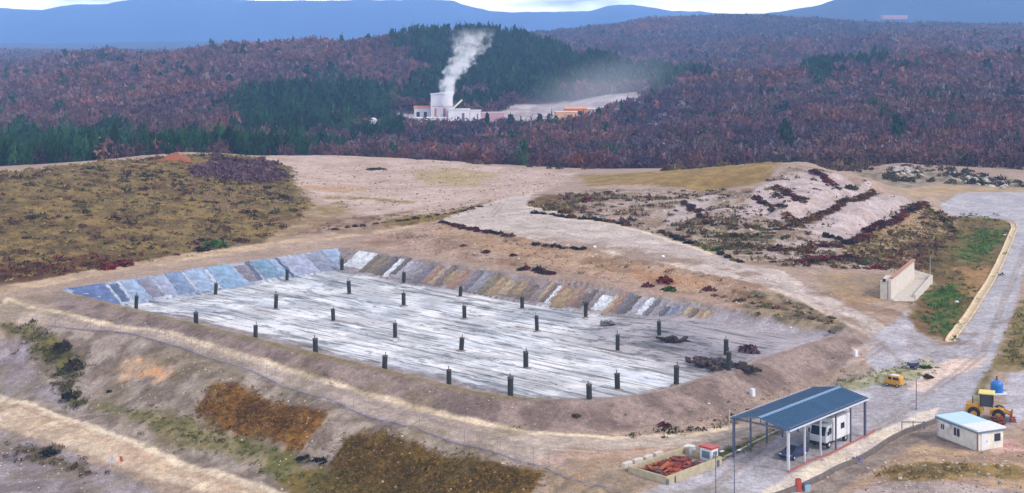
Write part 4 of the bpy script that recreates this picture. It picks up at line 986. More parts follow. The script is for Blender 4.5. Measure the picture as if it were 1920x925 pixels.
for px, py, w, h, k, lb in ((1245, 530, 1.8, 1.4, 'red', 'large round dark red bush on the orange slope above the liner'), (1255, 545, 1.5, .9, 'green', 'bright green bush just below the large dark red bush'),
                            (1215, 538, 1.1, 1.0, 'maroon', 'small maroon bush left of the large dark red one'), (1330, 545, 1.2, .9, 'maroon', 'maroon bush on the slope right of the green one'),
                            (405, 462, 2.6, 1.8, 'green', 'big dark green bush at the foot of the brown hillside by the rim track'), (376, 470, 1.9, 1.3, 'black', 'blackish bush left of the big green one by the rim track'),
                            (1405, 660, 1.6, 1.5, 'purple', 'bushy purple shrub on the gravel right of the double post'), (1700, 313, 2.2, 1.6, 'red', 'rusty bush topping the stone rubble at the right'),
                            (1245, 800, .9, .9, 'maroon', 'small maroon bush on the outer face of the earth bank'), (1100, 378, 1.6, 1.5, 'red', 'red bush beside the hollow at the left end of the mound'),
                            (912, 474, 1.0, .8, 'maroon', 'small maroon bush high on the slope behind the pit'), (870, 462, .9, .6, 'maroon', 'tiny maroon bush near the pit back corner'), (963, 480, .9, .8, 'maroon', 'maroon bush left of the thick clump above the liner'),
                            (1595, 355, 2.0, 1.2, 'dark', 'grey brown bush on the top right of the mound'), (705, 318, 3.2, .7, 'dark', 'long dark bush lying alone on the pale plateau'), (1080, 780, .6, .4, 'dark', 'tiny dark bush on the bank crest'),
                            (1060, 400, 2.0, 1.4, 'brown', 'big brown bush in the hollow at the left end of the mound'), (1030, 394, 1.9, 1.3, 'olive', 'big olive bush at the left tip of the mound'),
                            (1345, 470, 1.5, 1.0, 'green', 'green bush low on the mound front'), (135, 745, 1.5, 1.5, 'black', 'blackish bush at the lower end of the green strip on the bank'), (140, 690, 1.7, 1.5, 'dark', 'dark bush in the green strip on the bank'), (120, 655, 1.7, 1.5, 'dark', 'dark bush at the upper end of the green strip'),
                            (95, 850, 1.3, .9, 'black', 'blackish bush below the lower dirt road'), (570, 862, 1.1, .8, 'black', 'dark bush between the two rust brown grass patches'), (600, 866, 1.0, .7, 'black', 'second dark bush between the two rust brown grass patches'),
                            (1735, 690, .9, .6, 'green', 'small green bush beside the dark cart'), (1740, 708, .7, .5, 'dark', 'small dark bush right of the yellow van'), (205, 735, .5, .5, 'black', 'tiny dark bush right of the green strip'), (230, 498, 2.0, 1.4, 'red', 'dark red bush at the foot of the hillside above the rim track'), (200, 505, 1.9, 1.2, 'red', 'dark red bush left of its twin above the rim track')):
    bush(px, py, w, h, k, lb)
BUSHP = [crown_proto(34, 230 + i, 'bush', .26) for i in range(6)]
emit([scatter('hillside_bushes', 'countless low dark bushes dotted over the brown hillside left of the pit', 'bushes', HILL, 330, 1.2, 1.0, [A(70, 58, 42), A(86, 64, 44), A(62, 62, 38), A(88, 52, 44)], proto=BUSHP, seed=31),
      scatter('hillside_bushes', '', '', HILL, 500, .7, .7, [A(78, 62, 44), A(96, 70, 48), A(72, 70, 40)], proto=BUSHP, seed=32)])
emit([scatter('purple_thicket', 'thicket of leafless purple bushes on the hill shoulder', 'thicket', [(352, 332), (365, 314), ('d', 420, 455), ('d', 520, 462), (543, 335), (500, 345), (430, 340)], 420, 1.5, 1.5, [A(98, 72, 82), A(84, 62, 74), A(112, 86, 92)], proto=BUSHP, seed=33)])
emit([scatter('mound_bushes', 'small dark bushes dotted over the pale faces of the mound', 'bushes', MND, 800, .8, .7, [A(72, 56, 46), A(92, 48, 44), A(78, 76, 46), A(84, 66, 50)], proto=BUSHP, seed=34, clump=(8, .5)),
      scatter('mound_bushes', '', '', [(1410, 400), (1470, 330), (1580, 335), (1640, 352), (1560, 392), (1490, 425)], 260, .8, .7, [A(84, 52, 48), A(72, 64, 46)], proto=BUSHP, seed=35, clump=(5, .5)),
      scatter('mound_bushes', '', '', [(1250, 425), (1330, 402), (1420, 420), (1480, 445), (1480, 500), (1400, 488), (1330, 460)], 240, .85, .75, [A(72, 62, 44), A(88, 56, 46), A(84, 82, 48)], proto=BUSHP, seed=39, clump=(5, .48)),
      scatter('mound_bushes', '', '', [(1500, 450), (1600, 455), (1700, 470), (1680, 505), (1450, 500)], 170, .8, .7, [A(96, 52, 46), A(84, 66, 46), A(104, 90, 56)], proto=BUSHP, seed=36)])
emit([scatter('rubble_bushes', 'grey brown scrub among the rubble at the right edge of the plateau', 'bushes', [(1640, 322), (1700, 310), (1800, 318), (1900, 338), (1960, 348), (1900, 352), (1760, 345), (1660, 340)], 200, 1.3, 1.3, [A(84, 74, 56), A(72, 60, 52), A(104, 92, 72), A(62, 66, 44)], proto=BUSHP, seed=41)])
emit([scatter('roadside_bushes', 'dark and olive scrub on the slope between the haul road and the pit right of the liner', 'bushes', [(1370, 545), (1450, 546), (1540, 584), (1605, 614), (1580, 620), (1480, 612), (1400, 582), (1330, 560)], 150, .6, .5, [A(76, 62, 46), A(92, 88, 50), A(84, 56, 46), A(104, 92, 62)], proto=BUSHP, seed=42)])
emit([scatter('edge_scrub', 'olive and brown scrub along the far edge of the plateau where the wood begins', 'bushes', [('d', 1240, 452), ('d', 1450, 446), ('d', 1650, 468), ('d', 1660, 505), ('d', 1450, 478), ('d', 1240, 480)], 420, 1.5, 1.7, [A(104, 90, 60), A(88, 68, 60), A(120, 104, 70), A(84, 60, 66)], proto=BUSHP, seed=43),
      scatter('edge_scrub', '', '', [('d', 540, 545), ('d', 700, 538), ('d', 900, 500), ('d', 1080, 474), ('d', 1120, 500), ('d', 900, 535), ('d', 700, 570), ('d', 540, 580)], 260, 1.3, 1.5, [A(84, 62, 72), A(96, 76, 70), A(70, 60, 56)], proto=BUSHP, seed=44)])
emit([scatter('toe_weeds', 'dark weeds along the foot of the earth bank left of the canopy', 'weeds', [(1170, 812), (1300, 802), (1395, 778), (1400, 788), (1310, 812), (1180, 818)], 700, .5, .45, [A(64, 66, 36), A(48, 46, 34), A(84, 78, 46)], seed=37),
      scatter('toe_weeds', '', '', [(230, 578), (500, 645), (720, 705), (900, 752), (880, 760), (700, 716), (480, 650)], 500, .4, .3, [A(112, 100, 62), A(90, 84, 54)], seed=38, clump=(4, .5))])

# ---- trees one can pick out
M_BARK = mat('bark', (.05, .04, .035), .9, scale=2, amount=.3)
def tree(px, d, hgt, w, col, label, kind='pine', n=150, group='dark evergreens standing out of the bare wood'):
    x = (px - CX) / F * d; z = float(zat(x, d))
    t = thing('evergreen_tree', label, 'tree', (x, d, z - .1), random.random() * 6, group)
    T = crown_proto(n, random.randint(1, 9999), kind, .15); T[:, :, :2] *= w; T[:, :, 2] = T[:, :, 2] * hgt * .85 + (.12 * hgt)
    r = np.random.default_rng(random.randint(1, 9999))
    C = np.clip(np.array(col)[None, None] * (1 + .3 * r.normal(size=(len(T), 1, 1))), .003, .5) * np.ones((1, 3, 1))
    link('crown', np_mesh('crown', T.reshape(-1, 3), np.arange(len(T) * 3).reshape(-1, 3), 3, C.reshape(-1, 3), False, M_FOLI), t)
    MB().tube((0, 0, -.3), (0, 0, hgt * .75), .05 * w + .08, 7, .04).build('trunk', M_BARK, t)
DG = A(30, 58, 42)
for px, d, hg, w, c, lb in ((983, 600, 13, 6, A(32, 50, 42), 'dark evergreen rising just beyond the middle of the plateau edge'), (1682, 640, 12, 6, A(32, 66, 46), 'big green evergreen in the bare wood at the right'),
        (1472, 690, 8, 5, DG, 'small dark evergreen in the bare wood right of centre'), (1640, 760, 7, 5, DG, 'small dark evergreen up the slope at the right'), (1332, 830, 7, 5, DG, 'dark evergreen above the dusty road end'),
        (1298, 850, 7, 5, A(34, 52, 36), 'dull evergreen left of the dusty road end'), (958, 880, 10, 7, A(40, 52, 40), 'round dark tree at the plant front right of the white shed'), (1012, 885, 9, 6, A(44, 56, 40), 'round dark tree beside the pale quarry floor'),
        (1122, 900, 9, 5, A(40, 54, 40), 'dark tree right of the orange works'), (455, 1450, 10, 9, DG, 'dark evergreen near the left hill crest'), (520, 1440, 9, 9, DG, 'second dark evergreen near the left hill crest'), (352, 1180, 10, 8, DG, 'dark evergreen half way up the left hill'),
        (430, 1150, 9, 7, DG, 'dark evergreen right of the half way one on the left hill'), (575, 1230, 12, 9, DG, 'dark evergreen above the middle pine wood'), (620, 1250, 11, 9, DG, 'dark evergreen topping the middle pine wood at right'), (300, 1250, 9, 7, DG, 'lone dark evergreen on the left hill face'),
        (690, 1495, 11, 9, DG, 'dark evergreen on the skyline left of the steam'), (735, 1500, 11, 9, DG, 'next dark evergreen on the skyline left of the steam'), (1850, 1050, 10, 8, A(38, 62, 50), 'evergreen on the slope at the far right'), (1780, 1300, 10, 9, DG, 'evergreen on the ridge at the far right'), (1580, 1050, 9, 8, DG, 'evergreen below the small pine clump at right'),
        (1415, 800, 6, 5, A(70, 72, 46), 'olive tree in the bare wood right of centre'), (1190, 860, 7, 6, A(60, 70, 44), 'olive tree just below the dusty road'), (280, 640, 11, 6, A(40, 70, 44), 'tall pine standing above the left pine wood'), (600, 720, 12, 7, DG, 'tall pine in front of the middle pine wood')):
    tree(px, d, hg, w, c, lb)

# ================================================================== things on the site
M_WHITE = mat('white_paint', A(222, 222, 228), .5, amount=.12)
M_CREAM = mat('cream_panel', A(222, 216, 208), .65, scale=.9, amount=.2)
M_BLUE = mat('blue_sheet_roof', A(44, 82, 116), .5, scale=.8, amount=.22, stretch=(1, .25, 1))
M_BLUEL = mat('pale_ridge', A(110, 140, 176), .5, amount=.08)
M_STEEL = mat('steel_dark', A(96, 98, 120), .5, metal=.0, amount=.12)
M_STEELW = mat('steel_light', A(196, 198, 210), .5, amount=.08)
M_DARK = mat('dark_rubber', A(38, 38, 44), .8, amount=.15)
M_GLASS = mat('dark_glass', A(44, 54, 72), .12, amount=.04, spec=.6)
M_NAVY = mat('navy_paint', A(50, 58, 96), .3, amount=.06, spec=.5)
M_YEL = mat('yellow_paint', A(206, 150, 54), .55, scale=1.8, amount=.3)
M_YELP = mat('faded_yellow', A(226, 204, 110), .5, amount=.08)
M_RUST = mat('rust', A(122, 52, 38), .85, scale=4, amount=.3)
M_RUST2 = mat('rust_red', A(150, 66, 54), .85, scale=4, amount=.3)
M_ORUST = mat('rust_orange', A(170, 92, 54), .85, scale=4, amount=.3)
M_CONC = mat('concrete', A(206, 196, 186), .9, scale=1.3, amount=.16, bump=.2)
M_CONCY = mat('stained_concrete', A(176, 164, 138), .9, scale=1.3, amount=.18, bump=.2)
M_CONCD = mat('dark_concrete', A(136, 124, 120), .9, scale=1.5, amount=.2, bump=.2)
M_TANK = mat('blue_tank', A(40, 116, 196), .35, amount=.08, spec=.5)
M_RED = mat('red_paint', A(182, 74, 64), .5, amount=.1)
M_POST = mat('well_casing', A(46, 48, 46), .8, scale=5, amount=.3)
M_POSTC = mat('well_cap', A(78, 76, 74), .8, scale=5, amount=.2)
M_WIRE = mat('fence_wire', A(140, 136, 172), .6, amount=.05)
M_FPOST = mat('fence_post', A(150, 144, 150), .7, amount=.1)

def P3(px, py): return ground(px, py)
ORD = ['first', 'second', 'third', 'fourth', 'fifth', 'sixth', 'seventh', 'eighth', 'ninth', 'tenth', 'eleventh', 'twelfth']

# ---- dark gas wells standing on the pit cover
def make_well():
    t = thing('gas_well', 'x', 'gas well')
    MB().lathe((0, 0, -.4), [(.01, 0), (.36, 0), (.36, 2.62), (.33, 2.66), (.01, 2.66)], 18).build('casing', M_POST, t)
    MB().lathe((0, 0, 2.27), [(.01, 0), (.40, 0), (.40, .14), (.36, .17), (.01, .17)], 18).build('cap', M_POSTC, t)
    MB().tube((.1, 0, 2.4), (.1, 0, 2.95), .06, 8).build('vent_pipe', M_POSTC, t)
    MB().lathe((0, 0, -.1), [(.95, -.1), (.8, .1), (.56, .18), (.40, .26), (.37, .26)], 14).build('footing', M_CONCD, t)
    return t
proto = make_well(); first = True
rows_ = [('front row along the bank', [(255, 583), (368, 612), (479, 642), (592, 671), (721, 706), (842, 738), (957, 763), (1105, 774)]),
         ('second row from the bank', [(404, 554), (517, 580), (625, 603), (741, 634), (865, 658), (986, 690), (1158, 730), (1268, 755)]),
         ('third row from the bank', [(538, 527), (655, 552), (757, 574), (871, 597), (1007, 622), (1158, 658)]),
         ('back row under the striped liner', [(641, 509), (757, 531), (863, 556), (979, 579), (1236, 631)])]
for rn, pts in rows_:
    for i, (px, py) in enumerate(pts):
        o = proto if first else copy_tree(proto); first = False
        zz = FLOOR
        for _q in range(8):
            x, y, _ = W(px, py, zz); aa, bb_ = pit_ab(np.array([x]), np.array([y])); zz = float(pit_floor_z(aa, bb_)[0])
        z = float(zat(x, y)); o.location = (x, y, z); o.rotation_euler = (random.uniform(-.06, .06), random.uniform(-.06, .06), random.random() * 6)
        s = random.uniform(.9, 1.08); o.scale = (s, s, random.uniform(.84, 1.14))
        tag(o, f'dark round gas well, {ORD[i]} from the left in the {rn}', 'gas well', 'gas wells on the pit floor')
for px, py, k, lb in ((1361, 668, 1.0, 'dark gas well on the gravel edge just behind the dark debris'), (1366, 697, 1.1, 'tall dark gas well standing in the dark debris near the right end')):
    o = copy_tree(proto); x, y, z = P3(px, py); o.location = (x, y, z); o.scale = (1, 1, k * 1.05); tag(o, lb, 'gas well', 'gas wells on the pit floor')
# the bracketed well below the liner
o = copy_tree(proto); x, y, z = W(1098, 600, FLOOR); o.location = (x, y, float(zat(x, y))); tag(o, 'dark gas well with side brackets below the white liner sheet', 'gas well', 'gas wells on the pit floor')
MB().box((0, 0, 2.35), (2.3, .5, .28)).box((-.7, 0, 1.95), (.12, .12, .9), ry=.9).box((.7, 0, 1.95), (.12, .12, .9), ry=-.9).build('bracket', M_POST, o)

# dark debris by the right end, and the strip of dark sheeting
def debris(name, px, py, nx, ny, n, cols, sz, label, rz=None, hk=1.0):
    x, y, z = P3(px, py); mb = {}
    t = thing(name, label, 'debris', (x, y, z), rz if rz is not None else math.atan2(E1[1], E1[0]))
    for ci, c in enumerate(cols):
        mb = MB()
        for k in range(n // len(cols)):
            ax, ay = random.gauss(0, nx / 2.4), random.gauss(0, ny / 2.4)
            hh = max(0, 1 - (ax / nx) ** 2 - (ay / ny) ** 2)
            mb.box((ax, ay, random.random() * .7 * hh * hk), (sz * random.uniform(.6, 2.2), sz * random.uniform(.4, 1.2), sz * random.uniform(.08, .5)), random.random() * 3, random.uniform(-.4, .4), random.uniform(-.4, .4))
        mb.build(c.name.split('.')[0] + '_scrap', c, t)['kind'] = 'stuff'
    return t
M_BLK = mat('black_sheet', A(44, 34, 36), .7, amount=.3); M_DBR = mat('dark_soil', A(88, 66, 62), .95, amount=.3)
debris('debris_heap', 1352, 684, 6.5, 2.4, 80, [M_BLK, M_DBR], 1.0, 'dark heap of sheets and soil at the right end of the pit', hk=.5)
debris('debris_heap', 1268, 640, 3.2, .7, 24, [M_BLK], .8, 'thin dark strip of sheets right of the back row of wells')
debris('debris_heap', 1385, 688, 3.6, 1.4, 40, [M_BLK], .9, 'black sheeting spread right of the tall well', hk=.4)
debris('debris_heap', 1140, 611, 2.6, .8, 16, [mat('grey_sheet', A(110, 106, 112), .7, amount=.2)], .8, 'grey scraps on the cover below the white liner sheet')

# ---- liner sheets on the pit slopes
SHCOL = {'deep blue': A(66, 92, 150), 'dark blue': A(52, 74, 112), 'white': A(226, 230, 238), 'pale blue': A(168, 192, 222), 'grey blue': A(122, 146, 180), 'lilac grey': A(184, 184, 208), 'sky blue': A(140, 182, 212), 'teal blue': A(108, 156, 180),
         'brown': A(142, 116, 98), 'charcoal': A(74, 74, 88), 'ochre': A(180, 146, 90), 'dark brown': A(112, 92, 82), 'rust': A(176, 124, 96), 'mauve': A(150, 132, 138), 'olive': A(124, 112, 78), 'grey': A(150, 150, 164), 'slate': A(98, 106, 130), 'tan': A(196, 168, 130)}
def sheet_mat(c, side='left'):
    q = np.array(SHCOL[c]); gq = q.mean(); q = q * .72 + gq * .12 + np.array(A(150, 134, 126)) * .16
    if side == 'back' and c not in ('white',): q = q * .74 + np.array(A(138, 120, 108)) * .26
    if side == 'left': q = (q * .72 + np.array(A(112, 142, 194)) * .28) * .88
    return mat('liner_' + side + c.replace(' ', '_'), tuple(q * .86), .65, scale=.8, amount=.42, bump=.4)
def sheet(side, p0, p1, q0, q1, c, label, dz=.06, t0=.04, t1=1.0):
    """a thin sheet lying down the slope: p0..p1 along the top edge, q0..q1 along the toe"""
    n, m = 6, 11; V = []; TH = .04
    for i in range(m):
        f = i / (m - 1); dn = (t0 + (t1 - t0) * f) * 6.4
        for j in range(n):
            g_ = j / (n - 1); al = (p0 + (p1 - p0) * g_) * (1 - f) + (q0 + (q1 - q0) * g_) * f + .16 * math.sin(i * 1.7 + p0 * 3) + .08 * math.sin(i * 3.1 + j)
            a, b = (dn, al) if side == 'left' else (al, PB - dn)
            x, y = pit_xy(a, b)
            V.append((x, y, max(.25 - dn * .58, FLOOR) + dz + .07 * math.sin(i * 2.1 + j * 1.9 + p0) + .03 * math.sin(j * 4.1 + i) ))
    k = len(V); V2 = V + [(x, y, z - TH) for x, y, z in V]; Fq = []
    for i in range(m - 1):
        for j in range(n - 1):
            a = i * n + j; Fq.append((a, a + 1, a + n + 1, a + n)); Fq.append((k + a, k + a + n, k + a + n + 1, k + a + 1))
    for i in range(m - 1):
        for a, b in ((i * n, (i + 1) * n), (i * n + n - 1, (i + 1) * n + n - 1)): Fq.append((a, b, k + b, k + a))
    for j in range(n - 1):
        for a in (j, (m - 1) * n + j): Fq.append((a, a + 1, k + a + 1, k + a))
    mb = MB(); c0 = np.mean(V, 0); mb.add([(v[0] - c0[0], v[1] - c0[1], v[2] - c0[2]) for v in V2], Fq)
    o = mb.build('liner_sheet', sheet_mat(c, side), loc=tuple(c0), smooth=False)
    return tag(o, label, 'liner sheet', 'liner sheets on the pit slopes')
def rim_b(px):
    u = (px - CX) / F; return (u * PL[1] - PL[0]) / (E2[0] - u * E2[1])
left = [(107, 193, 'deep blue', 'wide deep blue liner sheet filling the left corner of the pit'), (193, 199, 'white', 'narrow white liner strip beside the wide deep blue sheet'), (199, 215, 'dark blue', 'dark blue liner sheet between two narrow white strips'),
        (215, 222, 'white', 'narrow white liner strip right of the dark blue sheet'), (224, 248, 'pale blue', 'pale blue liner sheet above the leftmost gas well'), (252, 276, 'mauve', 'dirty mauve liner sheet right of the pale blue one'),
        (284, 306, 'lilac grey', 'lilac grey liner sheet left of the big grey blue one'), (306, 335, 'grey blue', 'big grey blue liner sheet in the middle of the left slope'), (336, 342, 'white', 'thin white liner strip right of the big grey blue sheet'),
        (343, 377, 'pale blue', 'pale blue liner sheet left of the last white strip'), (377, 384, 'white', 'last thin white liner strip on the left slope'), (385, 428, 'sky blue', 'sky blue liner sheet left of the brown bare strip'),
        (432, 455, 'brown', 'brown dirty liner strip between two blue sheets'), (457, 465, 'charcoal', 'charcoal liner strip left of the teal sheet'), (466, 498, 'teal blue', 'teal blue liner sheet near the back corner'),
        (499, 510, 'pale blue', 'slim pale liner strip right of the teal sheet'), (512, 517, 'dark blue', 'slim dark liner strip near the back corner'), (521, 566, 'lilac grey', 'wide lilac grey liner sheet next to the back corner'),
        (568, 600, 'grey', 'grey liner sheet beside the back corner sheet'), (600, 634, 'pale blue', 'pale liner sheet closing the back corner on the left slope')]
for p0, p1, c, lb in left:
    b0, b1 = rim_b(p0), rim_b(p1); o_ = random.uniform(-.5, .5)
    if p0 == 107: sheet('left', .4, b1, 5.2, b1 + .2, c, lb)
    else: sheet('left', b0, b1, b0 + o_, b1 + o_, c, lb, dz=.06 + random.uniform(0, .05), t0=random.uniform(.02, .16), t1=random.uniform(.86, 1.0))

# back slope, along the rim from the back corner: survey-picture columns of the top edge and colours
back = [(648, 676, 'mauve'), (676, 712, 'white'), (712, 722, 'dark brown'), (722, 742, 'olive'), (742, 756, 'charcoal'), (756, 766, 'white'), (766, 776, 'charcoal'), (776, 790, 'lilac grey'), (790, 812, 'grey'), (812, 828, 'slate'), (828, 842, 'rust'), (842, 850, 'tan'),
        (850, 862, 'dark brown'), (862, 876, 'ochre'), (876, 890, 'rust'), (890, 904, 'mauve'), (904, 914, 'slate'), (914, 932, 'grey'), (932, 950, 'olive'), (950, 966, 'ochre'), (966, 980, 'tan'), (980, 990, 'olive'), (990, 1004, 'ochre'), (1004, 1024, 'dark brown'), (1024, 1038, 'mauve'),
        (1038, 1046, 'tan'), (1046, 1054, 'dark brown'), (1054, 1062, 'white'), (1062, 1070, 'rust'), (1070, 1090, 'ochre'), (1090, 1104, 'rust'), (1104, 1118, 'dark brown'), (1118, 1128, 'charcoal'), (1128, 1140, 'mauve'), (1140, 1162, 'white'), (1162, 1172, 'tan'), (1172, 1182, 'rust'),
        (1182, 1194, 'slate'), (1194, 1204, 'charcoal'), (1204, 1222, 'lilac grey'), (1222, 1234, 'white'), (1234, 1246, 'slate'), (1246, 1258, 'grey'), (1258, 1270, 'dark blue'), (1270, 1284, 'grey blue'), (1284, 1298, 'grey'), (1298, 1310, 'tan'), (1310, 1322, 'dark brown'), (1322, 1334, 'ochre'), (1334, 1346, 'tan')]
def rim_a(px):
    u = (px - CX) / F                       # where the sight line to that column crosses the back rim b = PB
    bx, by = pit_xy(0, PB); a = (u * by - bx) / (E1[0] - u * E1[1]); return a
seen_c = {}
prev = 'the back corner'
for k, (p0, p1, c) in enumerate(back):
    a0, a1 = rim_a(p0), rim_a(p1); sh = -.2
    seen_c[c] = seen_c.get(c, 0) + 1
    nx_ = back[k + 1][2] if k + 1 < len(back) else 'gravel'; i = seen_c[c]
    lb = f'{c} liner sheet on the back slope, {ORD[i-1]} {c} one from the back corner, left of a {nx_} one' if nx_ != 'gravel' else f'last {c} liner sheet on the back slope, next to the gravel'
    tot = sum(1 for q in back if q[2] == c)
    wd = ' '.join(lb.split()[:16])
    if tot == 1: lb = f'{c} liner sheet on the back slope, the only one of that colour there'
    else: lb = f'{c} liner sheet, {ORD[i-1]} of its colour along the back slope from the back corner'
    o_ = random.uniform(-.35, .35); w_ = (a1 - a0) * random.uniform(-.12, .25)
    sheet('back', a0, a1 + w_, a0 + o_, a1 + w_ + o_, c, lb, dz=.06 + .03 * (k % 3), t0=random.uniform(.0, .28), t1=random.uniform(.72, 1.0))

# ---- blue roofed canopy with its posts
gx, gy, _ = P3(1478, 884)
ORI = Vector((gx, gy)); EL = Vector((.672, .741)).normalized(); EW = Vector((-EL.y, EL.x))
rzc = math.atan2(EL.y, EL.x)
zc = float(zat(*(ORI + EL * 9 + EW * 4)))
LEN, WID, EAVE, RIDGE = 18.3, 7.4, 4.75, .7
can = thing('canopy', 'open canopy with a blue sheet roof on steel posts over the yard lane', 'canopy', (ORI.x, ORI.y, zc), rzc)
r = MB(); ov = .35; th = .09
for s in (0, 1):
    y0, y1 = (-ov, WID / 2 - .02) if s == 0 else (WID + ov, WID / 2 + .02)
    z0 = EAVE - ov * RIDGE / (WID / 2); z1 = EAVE + RIDGE
    nrib = 36
    for k in range(nrib):
        xa = -ov + (LEN + 2 * ov) * k / nrib; xb = -ov + (LEN + 2 * ov) * (k + 1) / nrib; xm = xa + (xb - xa) * .8
        for p, q, dz in ((xa, xm, 0), (xm, xb, .05)):
            r.add([(p, y0, z0 + dz), (q, y0, z0 + dz), (q, y1, z1 + dz), (p, y1, z1 + dz), (p, y0, z0 - th), (q, y0, z0 - th), (q, y1, z1 - th), (p, y1, z1 - th)],
                  [(0, 1, 2, 3), (7, 6, 5, 4), (0, 4, 5, 1), (2, 6, 7, 3), (0, 3, 7, 4), (1, 5, 6, 2)])
rf = r.build('roof', M_BLUE, can)
MB().profile([(WID / 2 - .32, EAVE + RIDGE - .02), (WID / 2, EAVE + RIDGE + .07), (WID / 2 + .32, EAVE + RIDGE - .02), (WID / 2, EAVE + RIDGE + .02)], -ov, LEN + ov).build('ridge_cap', M_BLUEL, rf)
MB().box((LEN / 2, -ov - .06, EAVE - .12), (LEN + .7, .10, .16)).build('gutter', M_STEELW, can)
MB().box((LEN / 2, WID + ov + .06, EAVE - .12), (LEN + .7, .10, .16)).build('gutter', M_STEELW, can)
for k in range(6):
    x = LEN * k / 5
    for y in (0, WID):
        MB().box((x, y, EAVE / 2 - .15), (.26 if k in (0, 5) else .17, .26 if k in (0, 5) else .17, EAVE + .1)).build('post', M_STEEL if k in (5,) or y > 1 else M_STEELW if k < 3 else M_STEEL, can)
    b = MB(); b.box((x, WID / 2, EAVE - .16), (.14, WID - .3, .2))
    for q in (.25, .5, .75): b.box((x, WID * q, EAVE + RIDGE * (1 - abs(q - .5) * 2) / 2 - .12), (.08, .08, RIDGE * (1 - abs(q - .5) * 2) + .02))
    b.build('truss', M_STEEL, can)
for y in (0, WID): MB().box((LEN / 2, y, EAVE - .02), (LEN - .3, .16, .14)).build('beam', M_STEEL, can)
def CW(x, y, z=0):
    p = ORI + EL * x + EW * y; return (p.x, p.y, float(zat(p.x, p.y)) + z)

# ---- vehicles
def wheel(parent, loc, r, w, hub=M_STEELW):
    o = MB().lathe((0, 0, 0), [(r * .5, -w / 2), (r * .92, -w / 2), (r, -w * .3), (r, w * .3), (r * .92, w / 2), (r * .5, w / 2)], 18, 'Y').build('wheel', M_DARK, parent, loc=loc)
    MB().lathe((0, 0, 0), [(.01, -w * .42), (r * .5, -w * .46), (r * .55, -w * .4), (r * .55, w * .4), (r * .5, w * .46), (.01, w * .42)], 14, 'Y').build('rim', hub, o)
    return o
# dark car under the canopy, nose towards the camera (local -x is the nose)
car = thing('parked_car', 'dark navy car parked under the blue canopy in front of the white truck', 'car', CW(4.9, 2.2), rzc)
b = MB().profile([(-2.05, .35), (-2.1, .62), (-1.95, .86), (-1.0, .98), (1.75, 1.02), (2.05, .92), (2.1, .45), (1.95, .3), (-1.9, .3)], -.86, .86)
b.v = [(y, x, z) for x, y, z in b.v]; b.build('body', M_NAVY, car, bevel=.05)
b = MB().profile([(-1.05, .95), (-.35, 1.42), (1.0, 1.46), (1.75, 1.02)], -.74, .74); b.v = [(y, x * (1 - (z - .95) * .18), z) for x, y, z in b.v]; b.build('cabin_glass', M_GLASS, car, bevel=.03)
b = MB().profile([(-.40, 1.40), (-.32, 1.45), (1.0, 1.49), (1.06, 1.42)], -.68, .68); b.v = [(y, x, z) for x, y, z in b.v]; b.build('roof_panel', M_NAVY, car, bevel=.02)
for s in (-1, 1):
    MB().box((-2.06, s * .62, .70), (.12, .34, .16)).build('headlight', M_STEELW, car, bevel=.03)
    MB().box((2.06, s * .66, .78), (.10, .26, .18)).build('tail_light', M_RED, car, bevel=.03)
    for x in (-1.3, 1.3): wheel(car, (x, s * .80, .32), .32, .22)
MB().box((-2.12, 0, .45), (.08, 1.5, .16)).build('bumper', M_DARK, car, bevel=.02)

# tall white truck behind it
tr = thing('white_truck', 'tall white box truck standing under the far half of the blue canopy', 'truck', CW(12.6, 1.7), rzc)
MB().box((.9, 0, 2.05), (4.4, 2.45, 2.6)).build('cargo_box', M_WHITE, tr, bevel=.05)
b = MB().profile([(-2.9, .75), (-2.95, 1.6), (-2.55, 2.75), (-1.4, 2.85), (-1.4, .75)], -1.1, 1.1); b.v = [(y, x, z) for x, y, z in b.v]; cb_ = b.build('cab', mat('truck_cab', A(196, 200, 210), .45, amount=.06), tr, bevel=.04)
b = MB().profile([(-2.97, 1.62), (-2.62, 2.60), (-2.56, 2.60), (-2.90, 1.62)], -.95, .95); b.v = [(y - .02, x, z) for x, y, z in b.v]; b.build('windscreen', M_GLASS, cb_)
for s in (-1, 1):
    MB().box((-1.95, s * 1.11, 2.05), (.75, .03, .75)).build('side_window', M_GLASS, cb_)
    MB().box((-2.97, s * .8, 1.05), (.06, .32, .18)).build('headlight', M_STEELW, tr)
    MB().box((-2.75, s * 1.30, 1.95), (.10, .14, .5)).build('mirror', M_DARK, cb_)
    for x in (-2.1, 1.9): wheel(tr, (x, s * .98, .45), .45, .3)
    MB().box((.9, s * 1.235, 2.2), (.9, .02, .7)).build('window', M_GLASS, tr)
MB().box((0, 0, .72), (5.6, 1.0, .22)).box((-2.95, 0, .62), (.12, 2.2, .3)).build('chassis', M_DARK, tr)
MB().box((-1.2, -.9, 3.42), (.7, .5, .14)).build('roof_hatch', M_STEELW, tr)

